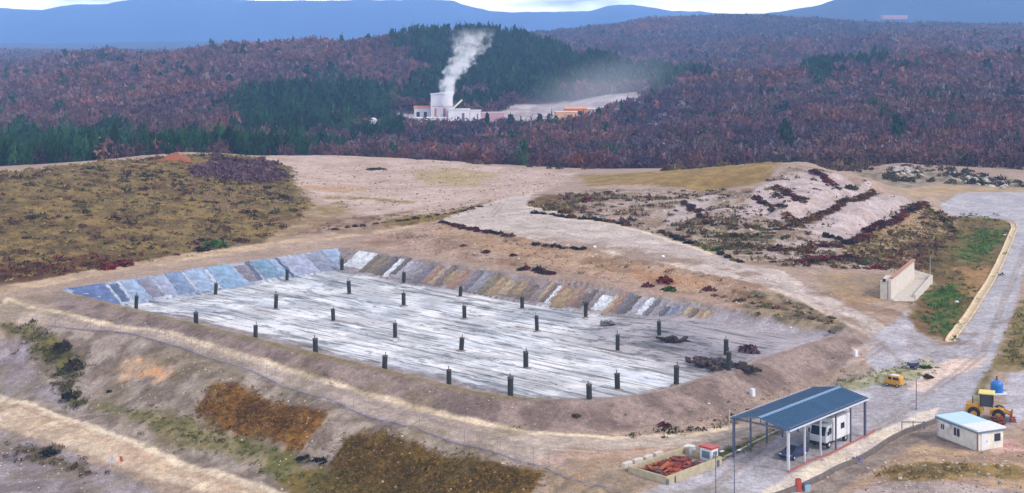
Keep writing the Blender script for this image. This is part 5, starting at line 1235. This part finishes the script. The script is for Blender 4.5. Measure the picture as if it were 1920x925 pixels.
# yellow van and dark cart on the green island
x, y, z = P3(1676, 724); vn = thing('yellow_van', 'small rounded yellow van on the green island above the canopy', 'van', (x, y, z), 2.45 + math.pi); vn.scale = (.76, .76, .8)
b = MB().profile([(-1.55, .35), (-1.62, .9), (-1.2, 1.25), (-.75, 1.95), (1.35, 2.0), (1.6, 1.7), (1.65, .4)], -.8, .8); b.v = [(y_, x_, z_) for x_, y_, z_ in b.v]; b.build('body', M_YEL, vn, bevel=.12)
b = MB().profile([(-1.24, 1.28), (-.80, 1.90), (-.70, 1.84), (-1.1, 1.24)], -.68, .68); b.v = [(y_ - .04, x_, z_) for x_, y_, z_ in b.v]; b.build('windscreen', M_GLASS, vn)
for s in (-1, 1):
    MB().box((-.45, s * .80, 1.5), (.7, .03, .5)).build('side_window', M_GLASS, vn); MB().box((.7, s * .80, 1.5), (1.1, .03, .5)).build('side_window', M_GLASS, vn)
    MB().box((-1.6, s * .55, .85), (.1, .25, .2)).build('headlight', M_STEELW, vn)
    for xx in (-.95, 1.0): wheel(vn, (xx, s * .72, .3), .3, .2)
MB().box((.3, 0, 2.0), (1.6, 1.2, .06)).build('roof_rack', M_CREAM, vn)
x, y, z = P3(1711, 692); ct = thing('hand_cart', 'dark navy cart standing on the grass behind the yellow van', 'cart', (x, y, z), .25)
MB().box((.1, 0, .75), (1.5, .95, .5)).build('tray', M_NAVY, ct, bevel=.04)
for s in (-1, 1): wheel(ct, (.15, s * .52, .35), .35, .12, M_STEEL)
MB().tube((-.6, 0, .65), (-1.7, .1, .35), .05, 8).box((-1.7, .1, .36), (.08, .5, .08)).build('drawbar', M_DARK, ct)

# yellow wheel loader behind the cabin
x, y, z = P3(1850, 786); ld = thing('wheel_loader', 'yellow wheel loader with a rusty red bucket behind the white cabin', 'wheel loader', (x, y, z), 2.75); ld.scale = (1.12, 1.12, 1.18)
MB().box((1.35, 0, 1.25), (2.0, 1.5, .95), taper=.88).build('engine_hood', M_YEL, ld, bevel=.08)
MB().box((-1.1, 0, .95), (1.5, 1.1, .6)).build('front_frame', M_YEL, ld, bevel=.06)
cbn = MB().box((.0, 0, 2.2), (1.4, 1.45, 1.35), taper=.92).build('cab', M_GLASS, ld, bevel=.04)
MB().box((.0, 0, 2.95), (1.75, 1.8, .16)).build('cab_roof', M_YELP, cbn, bevel=.04)
pm = MB()
for sx in (-.66, .66):
    for sy in (-.68, .68): pm.box((sx, sy, 2.2), (.12, .12, 1.45))
pm.build('cab_frame', M_DARK, cbn)
for sx in (-1.35, 1.35):
    for sy in (-.95, .95): wheel(ld, (sx, sy, .72), .72, .5, M_YEL)
for sy in (-.45, .45): MB().box((-2.05, sy, 1.05), (1.7, .16, .28), ry=-.28).build('lift_arm', M_YEL, ld, bevel=.02)
b = MB().profile([(-3.5, .15), (-2.7, .12), (-2.55, .5), (-2.65, 1.05), (-2.8, 1.05), (-2.72, .5), (-2.85, .25), (-3.5, .22)], -1.25, 1.25); b.v = [(y_, x_, z_) for x_, y_, z_ in b.v]; b.build('bucket', M_RUST, ld)
MB().tube((1.5, .4, 1.7), (1.5, .4, 2.5), .06, 8).build('exhaust', M_DARK, ld)
debris('scrap_heap', 1868, 797, 1.6, .9, 26, [M_RUST, M_DBR], .6, 'small dark red scrap heap right of the loader behind the cabin', 0, 1.6)

# blue water tank
x, y, z = P3(1869, 738); tk = thing('water_tank', 'bright blue round water tank on a white base above the loader', 'water tank', (x, y, z), 0)
MB().box((0, 0, .06), (2.3, 2.0, .34)).build('base', M_WHITE, tk, bevel=.03)
MB().lathe((0, 0, .2), [(.01, 0), (.84, 0), (.86, .1), (.83, .4), (.86, .47), (.83, .8), (.86, .88), (.83, 1.3), (.74, 1.5), (.40, 1.62), (.01, 1.66)], 28).build('shell', M_TANK, tk, smooth=True)
cpp = MB().lathe((0, 0, 1.8), [(.01, 0), (.26, 0), (.26, .16), (.01, .18)], 16).build('lid', M_RED, tk)
MB().tube((0, 0, 1.9), (0, 0, 2.4), .09, 10).build('vent_pipe', M_DARK, tk)
MB().tube((.75, -.3, .45), (1.0, -.4, .45), .07, 8).build('tap', M_STEEL, tk)

# ---- white cabin at the right
A0 = P3(1833, 846); A1 = P3(1758, 822); A2 = P3(1879, 826)
v1 = Vector((A1[0] - A0[0], A1[1] - A0[1])); v2 = Vector((A2[0] - A0[0], A2[1] - A0[1]))
rzb = math.atan2(v1.y, v1.x) + math.pi
L1 = v1.length; L2 = 3.9
cab = thing('site_cabin', 'low white site cabin with a split pale roof at the right', 'cabin', (A0[0], A0[1], A0[2] - .02), rzb)
# local: x runs from the far left corner (-L1) to the near corner (0); y into the building
HB = 2.3
mb = MB().box((-L1 / 2, L2 / 2, HB / 2 - .1), (L1, L2, HB + .2))
for k in range(1, 7): mb.box((-L1 * k / 7, -.012, HB / 2), (.05, .03, HB - .1))
mb.build('walls', M_CREAM, cab)
MB().tube((-L1 + .1, -.12, .1), (-L1 + .1, -.12, HB - .15), .05, 8).build('downpipe', M_STEELW, cab)
MB().box((-L1 * .70, -.22, 1.8), (.8, .35, .5)).build('cooling_unit', M_WHITE, cab, bevel=.03)
rf = MB().box((-L1 * .69, L2 / 2, HB + .13), (L1 * .66, L2 + .5, .16)).build('roof', mat('roof_pale_blue', A(176, 206, 230), .4, scale=1, amount=.06), cab)
MB().box((-L1 * .165, L2 / 2, HB + .15), (L1 * .40, L2 + .5, .20)).build('roof_extension', M_WHITE, cab)
MB().box((-L1 / 2, -.14, HB - .06), (L1 + .5, .12, .26)).build('fascia', mat('grey_blue_fascia', A(104, 122, 140), .5), cab)
MB().box((.16, L2 / 2, HB - .06), (.12, L2 + .4, .26)).build('fascia', MATS['grey_blue_fascia'], cab)
for xw, w_, h_ in ((-L1 * .86, .55, .6), (-L1 * .50, 1.0, .95)):
    w = MB().box((xw, -.02, 1.35), (w_ + .14, .10, h_ + .14)).build('window', M_WHITE, cab)
    MB().box((xw, -.075, 1.35), (w_, .04, h_)).build('pane', M_GLASS, w)
    MB().box((xw, -.10, 1.35), (.06, .03, h_)).build('mullion', M_WHITE, w)
dr = MB().box((.03, 1.0, 1.05), (.08, .95, 2.1)).build('door', M_WHITE, cab); MB().box((.10, 1.35, 1.05), (.05, .08, .12)).build('handle', M_STEEL, dr)
MB().box((.02, 3.0, 1.35), (.08, .9, .9)).build('window', M_GLASS, cab)
MB().box((.02, -.02, HB / 2), (.14, .14, HB)).build('corner_post', mat('maroon_post', A(140, 92, 100), .6), cab)
MB().box((-L1 / 2, L2 / 2, -.15), (L1 + .3, L2 + .3, .22)).build('plinth', M_CONCD, cab)
mb = MB().box((0, 0, .4), (1.0, 2.2, 2.1)); x, y, z = P3(1872, 826)

# ---- concrete basin with rusty scrap
B0 = P3(1250, 909); e1 = Vector((.70, .714)).normalized(); e2 = Vector((-e1.y, e1.x)); rzs = math.atan2(e1.y, e1.x)
LB, WB, HBS = 10.4, 5.6, .95
bs = thing('concrete_basin', 'low walled concrete basin holding rusty red scrap', 'basin', (B0[0], B0[1], float(zat(B0[0] + e1.x * 5, B0[1] + e1.y * 5))), rzs)
tw = .24
for c, s in (((LB / 2, tw / 2, HBS / 2 - .2), (LB, tw, HBS + .4)), ((LB / 2, WB - tw / 2, HBS / 2 - .2), (LB, tw, HBS + .4)), ((tw / 2, WB / 2, HBS / 2 - .2), (tw, WB - 2 * tw - .01, HBS + .4)), ((LB - tw / 2, WB / 2, HBS / 2 - .2), (tw, WB - 2 * tw - .01, HBS + .4))):
    MB().box(c, s).build('wall', M_CONCY, bs, bevel=.03)
MB().box((LB / 2, WB / 2, -.05), (LB - .5, WB - .5, .2)).build('floor', M_CONCD, bs)
for xx in (.1, 1.5, 9.6): MB().box((xx, -.06, .2), (.35 if xx != 1.5 else .12, .12, 1.0)).build('pier', M_STEEL, bs)
cen = Vector((B0[0], B0[1])) + e1 * (LB * .46) + e2 * (WB / 2)
sh = thing('scrap_pile', 'pile of rusty red sheets and tiles inside the concrete basin', 'scrap', (cen.x, cen.y, float(zat(cen.x, cen.y)) + .15), rzs)
for c in (M_RUST, M_RUST2, M_ORUST, M_DBR):
    mb = MB()
    for k in range(42):
        ax, ay = random.uniform(-3.7, 3.2), random.uniform(-2.0, 2.0); hh = 1 - (ax / 4.6) ** 2 - (ay / 2.6) ** 2
        if c is M_ORUST: ax = random.uniform(-3.2, -.6)
        mb.box((ax, ay, .1 + random.random() * .55 * hh), (random.uniform(.5, 1.7), random.uniform(.2, .8), random.uniform(.04, .14)), random.gauss(.2, .5), random.uniform(-.35, .35), random.uniform(-.35, .35))
    mb.build(c.name + '_scrap', c, sh)['kind'] = 'stuff'
# drums and box at its far end
kx = Vector((B0[0], B0[1])) + e1 * (LB + .2) + e2 * 2.0
tb = thing('fuel_box', 'white and blue fuel box with a red top at the far end of the basin', 'fuel box', (kx.x, kx.y, float(zat(kx.x, kx.y))), rzs)
MB().box((0, 0, .75), (1.3, 1.7, 1.5)).build('body', M_WHITE, tb, bevel=.04); MB().box((0, 0, 1.62), (1.5, 1.9, .22)).build('lid', M_RED, tb, bevel=.03)
MB().box((-.66, 0, .8), (.04, 1.1, .8)).build('panel', MATS['grey_blue_fascia'], tb); MB().box((0, -.86, .8), (.8, .04, .8)).build('panel', MATS['grey_blue_fascia'], tb)
kx = Vector((B0[0], B0[1])) + e1 * (LB + .1) + e2 * 4.4
dm = thing('steel_drum', 'pale grey steel drum beside the red topped fuel box', 'drum', (kx.x, kx.y, float(zat(kx.x, kx.y))), 0)
MB().lathe((0, 0, 0), [(.01, 0), (.42, 0), (.44, .04), (.41, .1), (.41, .5), (.44, .53), (.41, .56), (.41, .95), (.44, 1.0), (.01, 1.0)], 18).build('shell', M_STEELW, dm); MB().lathe((0, 0, 1.0), [(.01, 0), (.38, 0), (.38, .05), (.01, .05)], 18).build('lid', M_CREAM, dm)
kx = Vector((B0[0], B0[1])) + e1 * (LB + .6) + e2 * 5.3
cr = thing('crate', 'small red crate behind the grey drum by the basin', 'crate', (kx.x, kx.y, float(zat(kx.x, kx.y))), rzs + .2)
MB().box((0, 0, .35), (1.1, .8, .7)).build('body', M_RED, cr, bevel=.03); MB().box((0, 0, .73), (1.2, .9, .06)).build('lid', M_CREAM, cr)
for k in range(4):
    kx = Vector((B0[0], B0[1])) + e1 * (1.2 + 1.9 * k) + e2 * (WB + 1.1)
    o = MB().box((0, 0, .3), (1.5, .6, .6), taper=.93).build('concrete_block', M_CONC, bevel=.05, loc=(kx.x, kx.y, float(zat(kx.x, kx.y)))); o.rotation_euler = (0, 0, rzs + random.uniform(-.08, .08))
    tag(o, f'grey concrete block behind the scrap basin, {ORD[k]} from the basin\'s left end', 'block', 'concrete blocks behind the basin')

# ---- kerb wall and footpath beside the canopy lane
def sweep(name, pts, prof, material, label, cat, close=False, parent=None):
    """outline prof [(side, up)] swept along ground points"""
    mb = MB(); n = len(prof); vs = []
    Pn = [Vector(p) for p in pts]
    for i, p in enumerate(Pn):
        a = Pn[max(i - 1, 0)]; b = Pn[min(i + 1, len(Pn) - 1)]; d = Vector((b.x - a.x, b.y - a.y)).normalized(); s = Vector((d.y, -d.x))
        for q, h in prof: vs.append((p.x + s.x * q, p.y + s.y * q, p.z + h))
    fs = [(k * n + i, k * n + (i + 1) % n, (k + 1) * n + (i + 1) % n, (k + 1) * n + i) for k in range(len(Pn) - 1) for i in range(n)]
    fs += [tuple(range(n - 1, -1, -1)), tuple(range((len(Pn) - 1) * n, len(Pn) * n))]
    c = Pn[len(Pn) // 2]; mb.add([(x - c.x, y - c.y, z - c.z) for x, y, z in vs], fs)
    o = mb.build(name, material, parent, loc=tuple(c))
    if label: tag(o, label, cat)
    return o
def dense(pts, step=2.0):
    G_ = [GP(p) for p in pts]; out = []
    for (ax, ay), (bx, by) in zip(G_, G_[1:]):
        n = max(1, int(math.hypot(bx - ax, by - ay) / step))
        for i in range(n): t = i / n; out.append((ax + (bx - ax) * t, ay + (by - ay) * t))
    out.append(G_[-1]); return [(x, y, float(zat(x, y))) for x, y in out]
sweep('retaining_wall', dense([(1440, 938), (1525, 906), (1575, 880), (1640, 848), (1700, 812), (1762, 790)]), [(-.16, -.6), (.16, -.6), (.16, .55), (-.16, .55)], mat('shade_toned_concrete', A(112, 102, 98), .9, scale=1.2, amount=.3), 'long low grey retaining wall along the pale footpath beside the canopy', 'wall')  # shade of the wall's dark side put into its concrete colour
sweep('kerb', dense([(1478, 886), (1530, 862), (1590, 835), (1640, 808)]), [(-.12, -.2), (.12, -.2), (.12, .16), (-.12, .16)], mat('red_kerb', A(172, 104, 92), .85, scale=2, amount=.25), 'reddish kerb between the canopy lane and the footpath', 'kerb')
sweep('kerb', dense([(1340, 868), (1400, 838), (1460, 808), (1505, 782)]), [(-.12, -.2), (.12, -.2), (.12, .14), (-.12, .14)], M_CONC, 'pale kerb between the green verge and the canopy lane', 'kerb')
# drain channel by the right road
ch = sweep('drain_channel', dense([(1781, 642), (1806, 606), (1833, 566), (1856, 530), (1874, 496), (1890, 458), (1902, 430), (1900, 420)]), [(-.75, -.3), (.75, -.3), (.75, .34), (.55, .34), (.4, .06), (-.4, .06), (-.55, .34), (-.75, .34)], mat('channel_concrete', A(206, 184, 152), .9, scale=.8, amount=.32, bump=.2), 'cream concrete drain channel along the left side of the asphalt road', 'drain')

# ---- concrete bay above the junction
bA = P3(1668, 563); bB = P3(1712, 528); bC = P3(1715, 564); bD = P3(1747, 530)
bay = thing('concrete_bay', 'open concrete bay with a tall sloped wall above the road junction', 'loading bay', (bA[0], bA[1], bA[2]), 0)
def wallbox(p, q, h0, h1, th, m, name, base=-.6):
    p = Vector((p[0] - bA[0], p[1] - bA[1])); q = Vector((q[0] - bA[0], q[1] - bA[1])); d = (q - p).normalized(); s = Vector((d.y, -d.x)) * th / 2
    vs = [(p.x + s.x, p.y + s.y, base), (q.x + s.x, q.y + s.y, base), (q.x - s.x, q.y - s.y, base), (p.x - s.x, p.y - s.y, base),
          (p.x + s.x, p.y + s.y, h0), (q.x + s.x, q.y + s.y, h1), (q.x - s.x, q.y - s.y, h1), (p.x - s.x, p.y - s.y, h0)]
    return MB().add(vs, [(3, 2, 1, 0), (4, 5, 6, 7), (0, 1, 5, 4), (1, 2, 6, 5), (2, 3, 7, 6), (3, 0, 4, 7)]).build(name, m, bay)
wallbox(bA, bB, 3.7, 3.9, .5, M_CONC, 'tall_wall')
wallbox(bB, bD, 2.0, .9, .35, M_CONC, 'back_wall'); wallbox(bC, bD, .7, .9, .4, M_CONC, 'low_wall')
wallbox((bA[0] + .4, bA[1] + .2), (bC[0] - .3, bC[1] + .2), .12, .14, 1.2, M_CONC, 'sill')
ca = Vector((bA[0], bA[1])); cbv = Vector((bB[0], bB[1])); dd = (cbv - ca).normalized()
wl = wallbox((ca.x - .9, ca.y + .5), (ca.x - .9 + dd.x * 5, ca.y + .5 + dd.y * 5), 3.2, 3.6, 1.3, M_CONC, 'side_block')
wallbox((ca.x + .2 + dd.x * .5, ca.y + dd.y * .5), (cbv.x, cbv.y - .3), 4.0, 4.15, .62, mat('rusty_coping', A(172, 122, 104), .8, amount=.2), 'coping', base=3.75)
MB().add([(0, 0, .05), (bC[0] - bA[0], bC[1] - bA[1], .05), (bD[0] - bA[0], bD[1] - bA[1], .07), (bB[0] - bA[0], bB[1] - bA[1], .07)], [(0, 1, 2, 3)]).build('floor', M_CONC, bay)
MB().box((-.9, .4, 3.5), (.5, .5, .5)).build('pump', M_DARK, bay)

# ---- lamp post, poles, markers
def pole(name, px, py, h, r, label, cat, head=True, m=M_STEEL):
    x, y, z = P3(px, py); t = thing(name, label, cat, (x, y, z - .1), random.random())
    MB().tube((0, 0, 0), (0, 0, h), r, 10, r * .7).build('pole', m, t); MB().box((0, 0, .08), (r * 5, r * 5, .2)).build('base', M_CONCD, t)
    if head: MB().tube((0, 0, h), (.7, 0, h + .12), r * .6, 8).build('arm', m, t); MB().box((.85, 0, h + .12), (.5, .2, .1)).build('lamp_head', M_STEELW, t)
    return t
pole('street_lamp', 1718, 768, 4.2, .07, 'slim grey lamp post standing on the pale yard pavement', 'street lamp')
pole('street_lamp', 1342, 928, 4.6, .06, 'thin grey lamp post at the bottom edge near the basin', 'street lamp')
pole('street_lamp', 1377, 926, 4.6, .06, 'thin grey lamp post at the bottom edge right of its twin', 'street lamp')
pole('mast', 1744, 520, 4.2, .05, 'thin pale mast behind the concrete bay', 'mast', False, M_STEELW)
pole('mast', 1368, 838, 4.6, .05, 'thin pale mast left of the canopy by the green verge', 'mast', False, M_STEELW)
def barrier():
    p, q = P3(1691, 806), P3(1733, 806); t = thing('barrier', 'low grey rail barrier at the upper end of the footpath', 'barrier', p, math.atan2(q[1] - p[1], q[0] - p[0])); l = math.hypot(q[0] - p[0], q[1] - p[1])
    for k in (0, .5, 1): MB().box((l * k, 0, .5), (.1, .1, 1.2)).build('post', M_STEEL, t)
    MB().box((l / 2, 0, 1.0), (l, .07, .1)).build('rail', M_STEEL, t)
barrier()
x, y, z = P3(1497, 921); t = thing('marker_post', 'stout orange red marker post on the pale footpath at the bottom', 'marker post', (x, y, z), .2)
MB().box((0, 0, .6), (.62, .62, 1.3), taper=.9).build('body', M_RED, t, bevel=.05); MB().box((0, 0, 1.3), (.5, .5, .12)).build('cap', M_RUST2, t)
x, y, z = P3(1513, 921); t = thing('utility_box', 'small pale blue utility box right of the orange red marker post', 'utility box', (x, y, z), .3)
MB().box((0, 0, .4), (.7, .45, .9)).build('body', mat('pale_blue_box', A(150, 176, 204), .5), t, bevel=.03); MB().box((0, 0, .87), (.8, .55, .06)).build('lid', M_STEEL, t)
x, y, z = P3(1590, 862); o = debris('pipe_heap', 1607, 866, .9, .45, 10, [mat('violet_plastic', A(120, 108, 160), .5), M_DARK], .55, 'small violet and black scrap bundle by the retaining wall', .6, 1.2)
for px, py, c, lb, m in ((224, 866, (0, 0), 'red marker flag on a thin stake beside the lower dirt road', M_RED), (207, 866, (0, 0), 'pale blue marker flag left of the red one by the dirt road', mat('pale_flag', A(176, 180, 212), .7))):
    x, y, z = P3(px, py + 12); t = thing('marker_flag', lb, 'marker flag', (x, y, z), 0)
    MB().tube((0, 0, -.2), (0, 0, 1.9), .035, 8).build('stake', M_STEELW, t); t.scale = (.8, .8, .8)
    MB().add([(0, 0, 1.2), (.55, .03, 1.05), (.5, .06, 1.9), (0, 0, 2.0), (0, .03, 1.2), (.55, .06, 1.05), (.5, .09, 1.9), (0, .03, 2.0)], [(0, 1, 2, 3), (7, 6, 5, 4), (0, 4, 5, 1), (1, 5, 6, 2), (2, 6, 7, 3), (3, 7, 4, 0)]).build('flag', m, t)
for px, py, lb in ((1604, 668, 'white concrete marker block at the top end of the earth bank'), (1411, 742, 'white concrete marker block on the bank behind the canopy'), (1884, 442, 'small white stone on the green triangle near the road bend'), (1794, 568, 'white stone in the grass triangle'), (1115, 464, 'white bag lying on the edge of the haul road'), (1243, 482, 'white bag on the edge of the orange slope')):
    x, y, z = P3(px, py); mb = MB()
    if 'block' in lb: mb.box((0, 0, .42), (.62, .6, 1.05), taper=.92)
    else: mb.lathe((0, 0, -.05), [(.01, 0), (.36, .0), (.4, .14), (.3, .34), (.14, .42), (.01, .43)], 9)
    o = mb.build('marker_block' if 'block' in lb else ('bag' if 'bag' in lb else 'stone'), M_WHITE, bevel=.05, loc=(x, y, z)); o.rotation_euler = (0, 0, random.random()); tag(o, lb, 'marker block' if 'block' in lb else ('bag' if 'bag' in lb else 'stone'))

# ---- wire fence along the outer edge of the gravel track
FP = dense([(90, 612), (210, 622), (345, 654), (500, 710), (640, 759), (760, 800), (900, 842), (1000, 872), (1090, 905), (1165, 925)], 2.3)
f0 = FP[len(FP) // 2]; fen = thing('wire_fence', 'thin wire fence with slim posts along the outer edge of the gravel track', 'fence', f0)
pts_ = [Vector((p[0] - f0[0], p[1] - f0[1], p[2] - f0[2])) for p in FP]
for p in pts_[:95]: MB().tube(p + Vector((0, 0, -.3)), p + Vector((0, 0, 2.1)), .035, 6).build('post', M_FPOST, fen)
for h, r in ((.12, .05), (.7, .012), (1.3, .012), (2.0, .018)):
    mb = MB()
    for p, q in zip(pts_, pts_[1:]): mb.tube(p + Vector((0, 0, h)), q + Vector((0, 0, h)), r, 5)
    mb.build('bottom_rail' if h < .5 else 'wire', M_WIRE, fen)

# ---- heaps and stones
def heap(px, py, r, h, c, label, name='soil_heap'):
    x, y, z = P3(px, py); n, m = 28, 9; vs = []
    for i in range(m):
        f = i / (m - 1)
        for j in range(n):
            a = 6.283 * j / n; rr = r * f * (1 + .22 * math.sin(a * 3 + px) + .1 * math.sin(a * 7)); vs.append((rr * math.cos(a), rr * math.sin(a) * .8, h * (1 - f) ** .9 * (1 + .16 * math.sin(a * 5 + i)) - (.4 if i == m - 1 else 0)))
    fs = [(i * n + j, i * n + (j + 1) % n, (i + 1) * n + (j + 1) % n, (i + 1) * n + j) for i in range(m - 1) for j in range(n)]
    o = MB().add(vs, fs).build(name, mat('heap_' + str(px), c, .95, scale=2, amount=.3, bump=.5), smooth=True, loc=(x, y, z)); return tag(o, label, 'heap')
heap(330, 300, 5.2, 2.2, A(150, 88, 62), 'orange soil heap on the crest of the brown hillside')
STN = []
for i in range(3):
    r_ = np.random.default_rng(900 + i); bm = bmesh.new(); bmesh.ops.create_icosphere(bm, subdivisions=2, radius=1)
    for v in bm.verts: v.co *= 1 + .35 * (vnoise(np.array([v.co.x * 2 + i * 9.1]), np.array([v.co.y * 2 + v.co.z * 3]), 5)[0] - .5) * 2; v.co.z *= .7
    me = bpy.data.meshes.new('boulder'); bm.to_mesh(me); bm.free(); me.materials.append(mat('limestone', A(178, 168, 160), .9, scale=1.5, amount=.3, bump=.3)); STN.append(me)
spots = [(random.gauss(1695, 14), random.uniform(312, 330)) for i in range(26)] + [(random.uniform(1770, 1885), 0) for i in range(46)]
for px, py in spots:
    if py == 0: py = np.interp(px, [1770, 1885], [330, 352]) + random.uniform(-9, 6)
    x, y, z = P3(px, py)
    if y > 520: continue
    o = link('boulder', random.choice(STN)); s = random.uniform(.4, 1.15); o.location = (x, y, z + .1 * s); o.scale = (s * 1.2, s, s); o.rotation_euler = (0, 0, random.random() * 6)
    tag(o, 'pale limestone boulder in the rubble band before the wood at the right' if px > 1740 else 'pale limestone boulder in the rubble heap right of the mound', 'boulder', 'boulders of the rubble band' if px > 1740 else 'boulders of the rubble heap')
for i in range(30):
    px = random.uniform(1540, 1900); py = random.uniform(860, 915); x, y, z = P3(px, py)
    o = link('stone', random.choice(STN)); s = random.uniform(.1, .28); o.location = (x, y, z); o.scale = (s * 1.3, s, s); o.rotation_euler = (0, 0, random.random() * 6)
    tag(o, 'small loose stone on the sandy ground below the cabin', 'stone', 'loose stones below the cabin')

# ================================================================== the plant in the valley
M_PW = mat('plant_white', A(226, 222, 232), .7, scale=.3, amount=.06); M_PO = mat('plant_orange', A(206, 130, 96), .8, scale=.3, amount=.15)
M_PR = mat('plant_red', A(190, 110, 104), .8, scale=.3, amount=.15); M_PT = mat('plant_pinkish', A(190, 150, 158), .8, scale=.3, amount=.12)
DP = 950.0; S = F / DP
def at_plant(px, d=DP, dz=0.0):
    x = (px - CX) / F * d; return x, d, float(zat(x, d)) + dz
def zrow(py, d=DP): return H - (py - HY) * d / F
def building(name, label, cat, px0, px1, pyt, d, dep, m, parts, roof=0):
    x0, _, _ = at_plant(px0, d); x1, _, _ = at_plant(px1, d); w = x1 - x0; zt = zrow(pyt, d); xm = (x0 + x1) / 2; zb = float(zat(xm, d)) - 1
    t = thing(name, label, cat, (xm, d + dep / 2, zb), .04); h = zt - zb
    MB().box((0, 0, h / 2), (w, dep, h)).build('walls', m, t)
    parts(t, w, dep, h); return t
def tower(t, w, dep, h):
    MB().add([(-w / 2 - .3, -dep / 2 - .3, h), (w / 2 + .3, -dep / 2 - .3, h + .8), (w / 2 + .3, dep / 2 + .3, h + .8), (-w / 2 - .3, dep / 2 + .3, h), (-w / 2 - .3, -dep / 2 - .3, h + .4), (w / 2 + .3, -dep / 2 - .3, h + 1.8), (w / 2 + .3, dep / 2 + .3, h + 1.8), (-w / 2 - .3, dep / 2 + .3, h + .4)],
             [(3, 2, 1, 0), (4, 5, 6, 7), (0, 1, 5, 4), (1, 2, 6, 5), (2, 3, 7, 6), (3, 0, 4, 7)]).build('roof', M_PW, t)
    for k in (-.28, .12, .34): MB().box((w * k, -dep / 2 - .06, h * .36), (w * .10, .12, h * .38)).build('door', M_PO if k != .12 else M_PR, t)
    MB().box((0, -dep / 2 - .05, h * .62), (w * .9, .1, .5)).build('band', M_PT, t)
building('plant_tower', 'tall white plant building from which the steam rises', 'plant building', 807, 848, 178, 950, 12, M_PW, tower)
def shed(rc):
    def f(t, w, dep, h):
        MB().profile([(-dep / 2 - .4, h), (0, h + 1.4), (dep / 2 + .4, h), (0, h + 1.0)], -w / 2 - .4, w / 2 + .4).build('roof', rc, t)
        for k in (-.25, .2): MB().box((w * k, -dep / 2 - .05, h * .55), (w * .2, .1, h * .4)).build('window', M_GLASS, t)
    return f
building('plant_shed', 'small plant shed with an orange roof left of the white tower', 'shed', 776, 806, 203, 956, 9, M_PW, shed(M_PO))
def flat(t, w, dep, h): MB().box((0, 0, h + .15), (w + .8, dep + .8, .3)).build('roof', M_WHITE, t); MB().box((w * .2, -dep / 2 - .05, h * .5), (w * .12, .1, h * .6)).build('door', M_STEEL, t)
building('plant_hall', 'long low white hall in front of the plant tower', 'hall', 760, 836, 222, 934, 10, M_PW, flat)
building('plant_shed', 'broad white shed at the foot of the steam plume', 'shed', 840, 880, 206, 940, 9, M_PW, flat)
building('plant_shed', 'small white shed at the right end of the plant', 'shed', 881, 901, 208, 948, 7, M_PW, flat)
building('plant_wall', 'long pinkish stock wall right of the plant', 'wall', 902, 945, 211, 955, 3, M_PT, lambda t, w, dep, h: MB().box((0, 0, h + .1), (w + .2, dep + .3, .2)).build('coping', M_PW, t))
building('works_shed', 'orange works shed beside the quarry floor', 'shed', 1058, 1100, 204, 962, 8, M_PO, shed(mat('pale_orange_roof', A(214, 160, 124), .8, amount=.15)))
building('works_shed', 'lower pale orange works shed in front of the other', 'shed', 1042, 1082, 210.5, 945, 6, mat('pale_orange', A(226, 168, 130), .8, amount=.1), flat)
building('works_shed', 'slim tan works shed at the right of the orange ones', 'shed', 1098, 1118, 205, 972, 6, mat('tan_shed', A(214, 178, 150), .8, amount=.12), flat)
x, y, z = at_plant(700, 880); t = thing('silo', 'white domed silo standing alone left of the plant', 'silo', (x, y, z - 1), 0)
hs = zrow(221, 880) - (z - 1)
MB().box((0, 0, hs * .38), (4.6, 4.4, hs * .76)).build('base', M_PW, t); MB().lathe((0, 0, hs * .76), [(.01, 0), (1.9, 0), (1.9, hs * .12), (1.4, hs * .19), (.6, hs * .235), (.01, hs * .24)], 18).build('dome', M_WHITE, t, smooth=True)
x, y, z = at_plant(852, 944); t = thing('conveyor', 'slanting pale conveyor rising beside the steam', 'conveyor', (x - 1, y, zrow(207, 944)), 0)
MB().box((3.2, 0, 4.2), (8.4, 1.3, 1.1), ry=-.75).build('belt_housing', mat('pale_yellow', A(232, 232, 206), .7), t); MB().box((5.2, 0, 2.2), (.3, .3, 8)).box((2.0, 0, .6), (.3, .3, 5)).build('leg', M_STEEL, t)
x, y, z = PD(1676, 3700, 30); t = thing('warehouse', 'long pale warehouse far off on the blue mountain foot', 'warehouse', (x, 3700, zrow(34, 3700)), 0)
MB().box((0, 0, 1), (66, 26, 8)).build('walls', M_PT, t); MB().box((0, 0, 5.6), (68, 28, 1.2)).build('roof', M_WHITE, t)
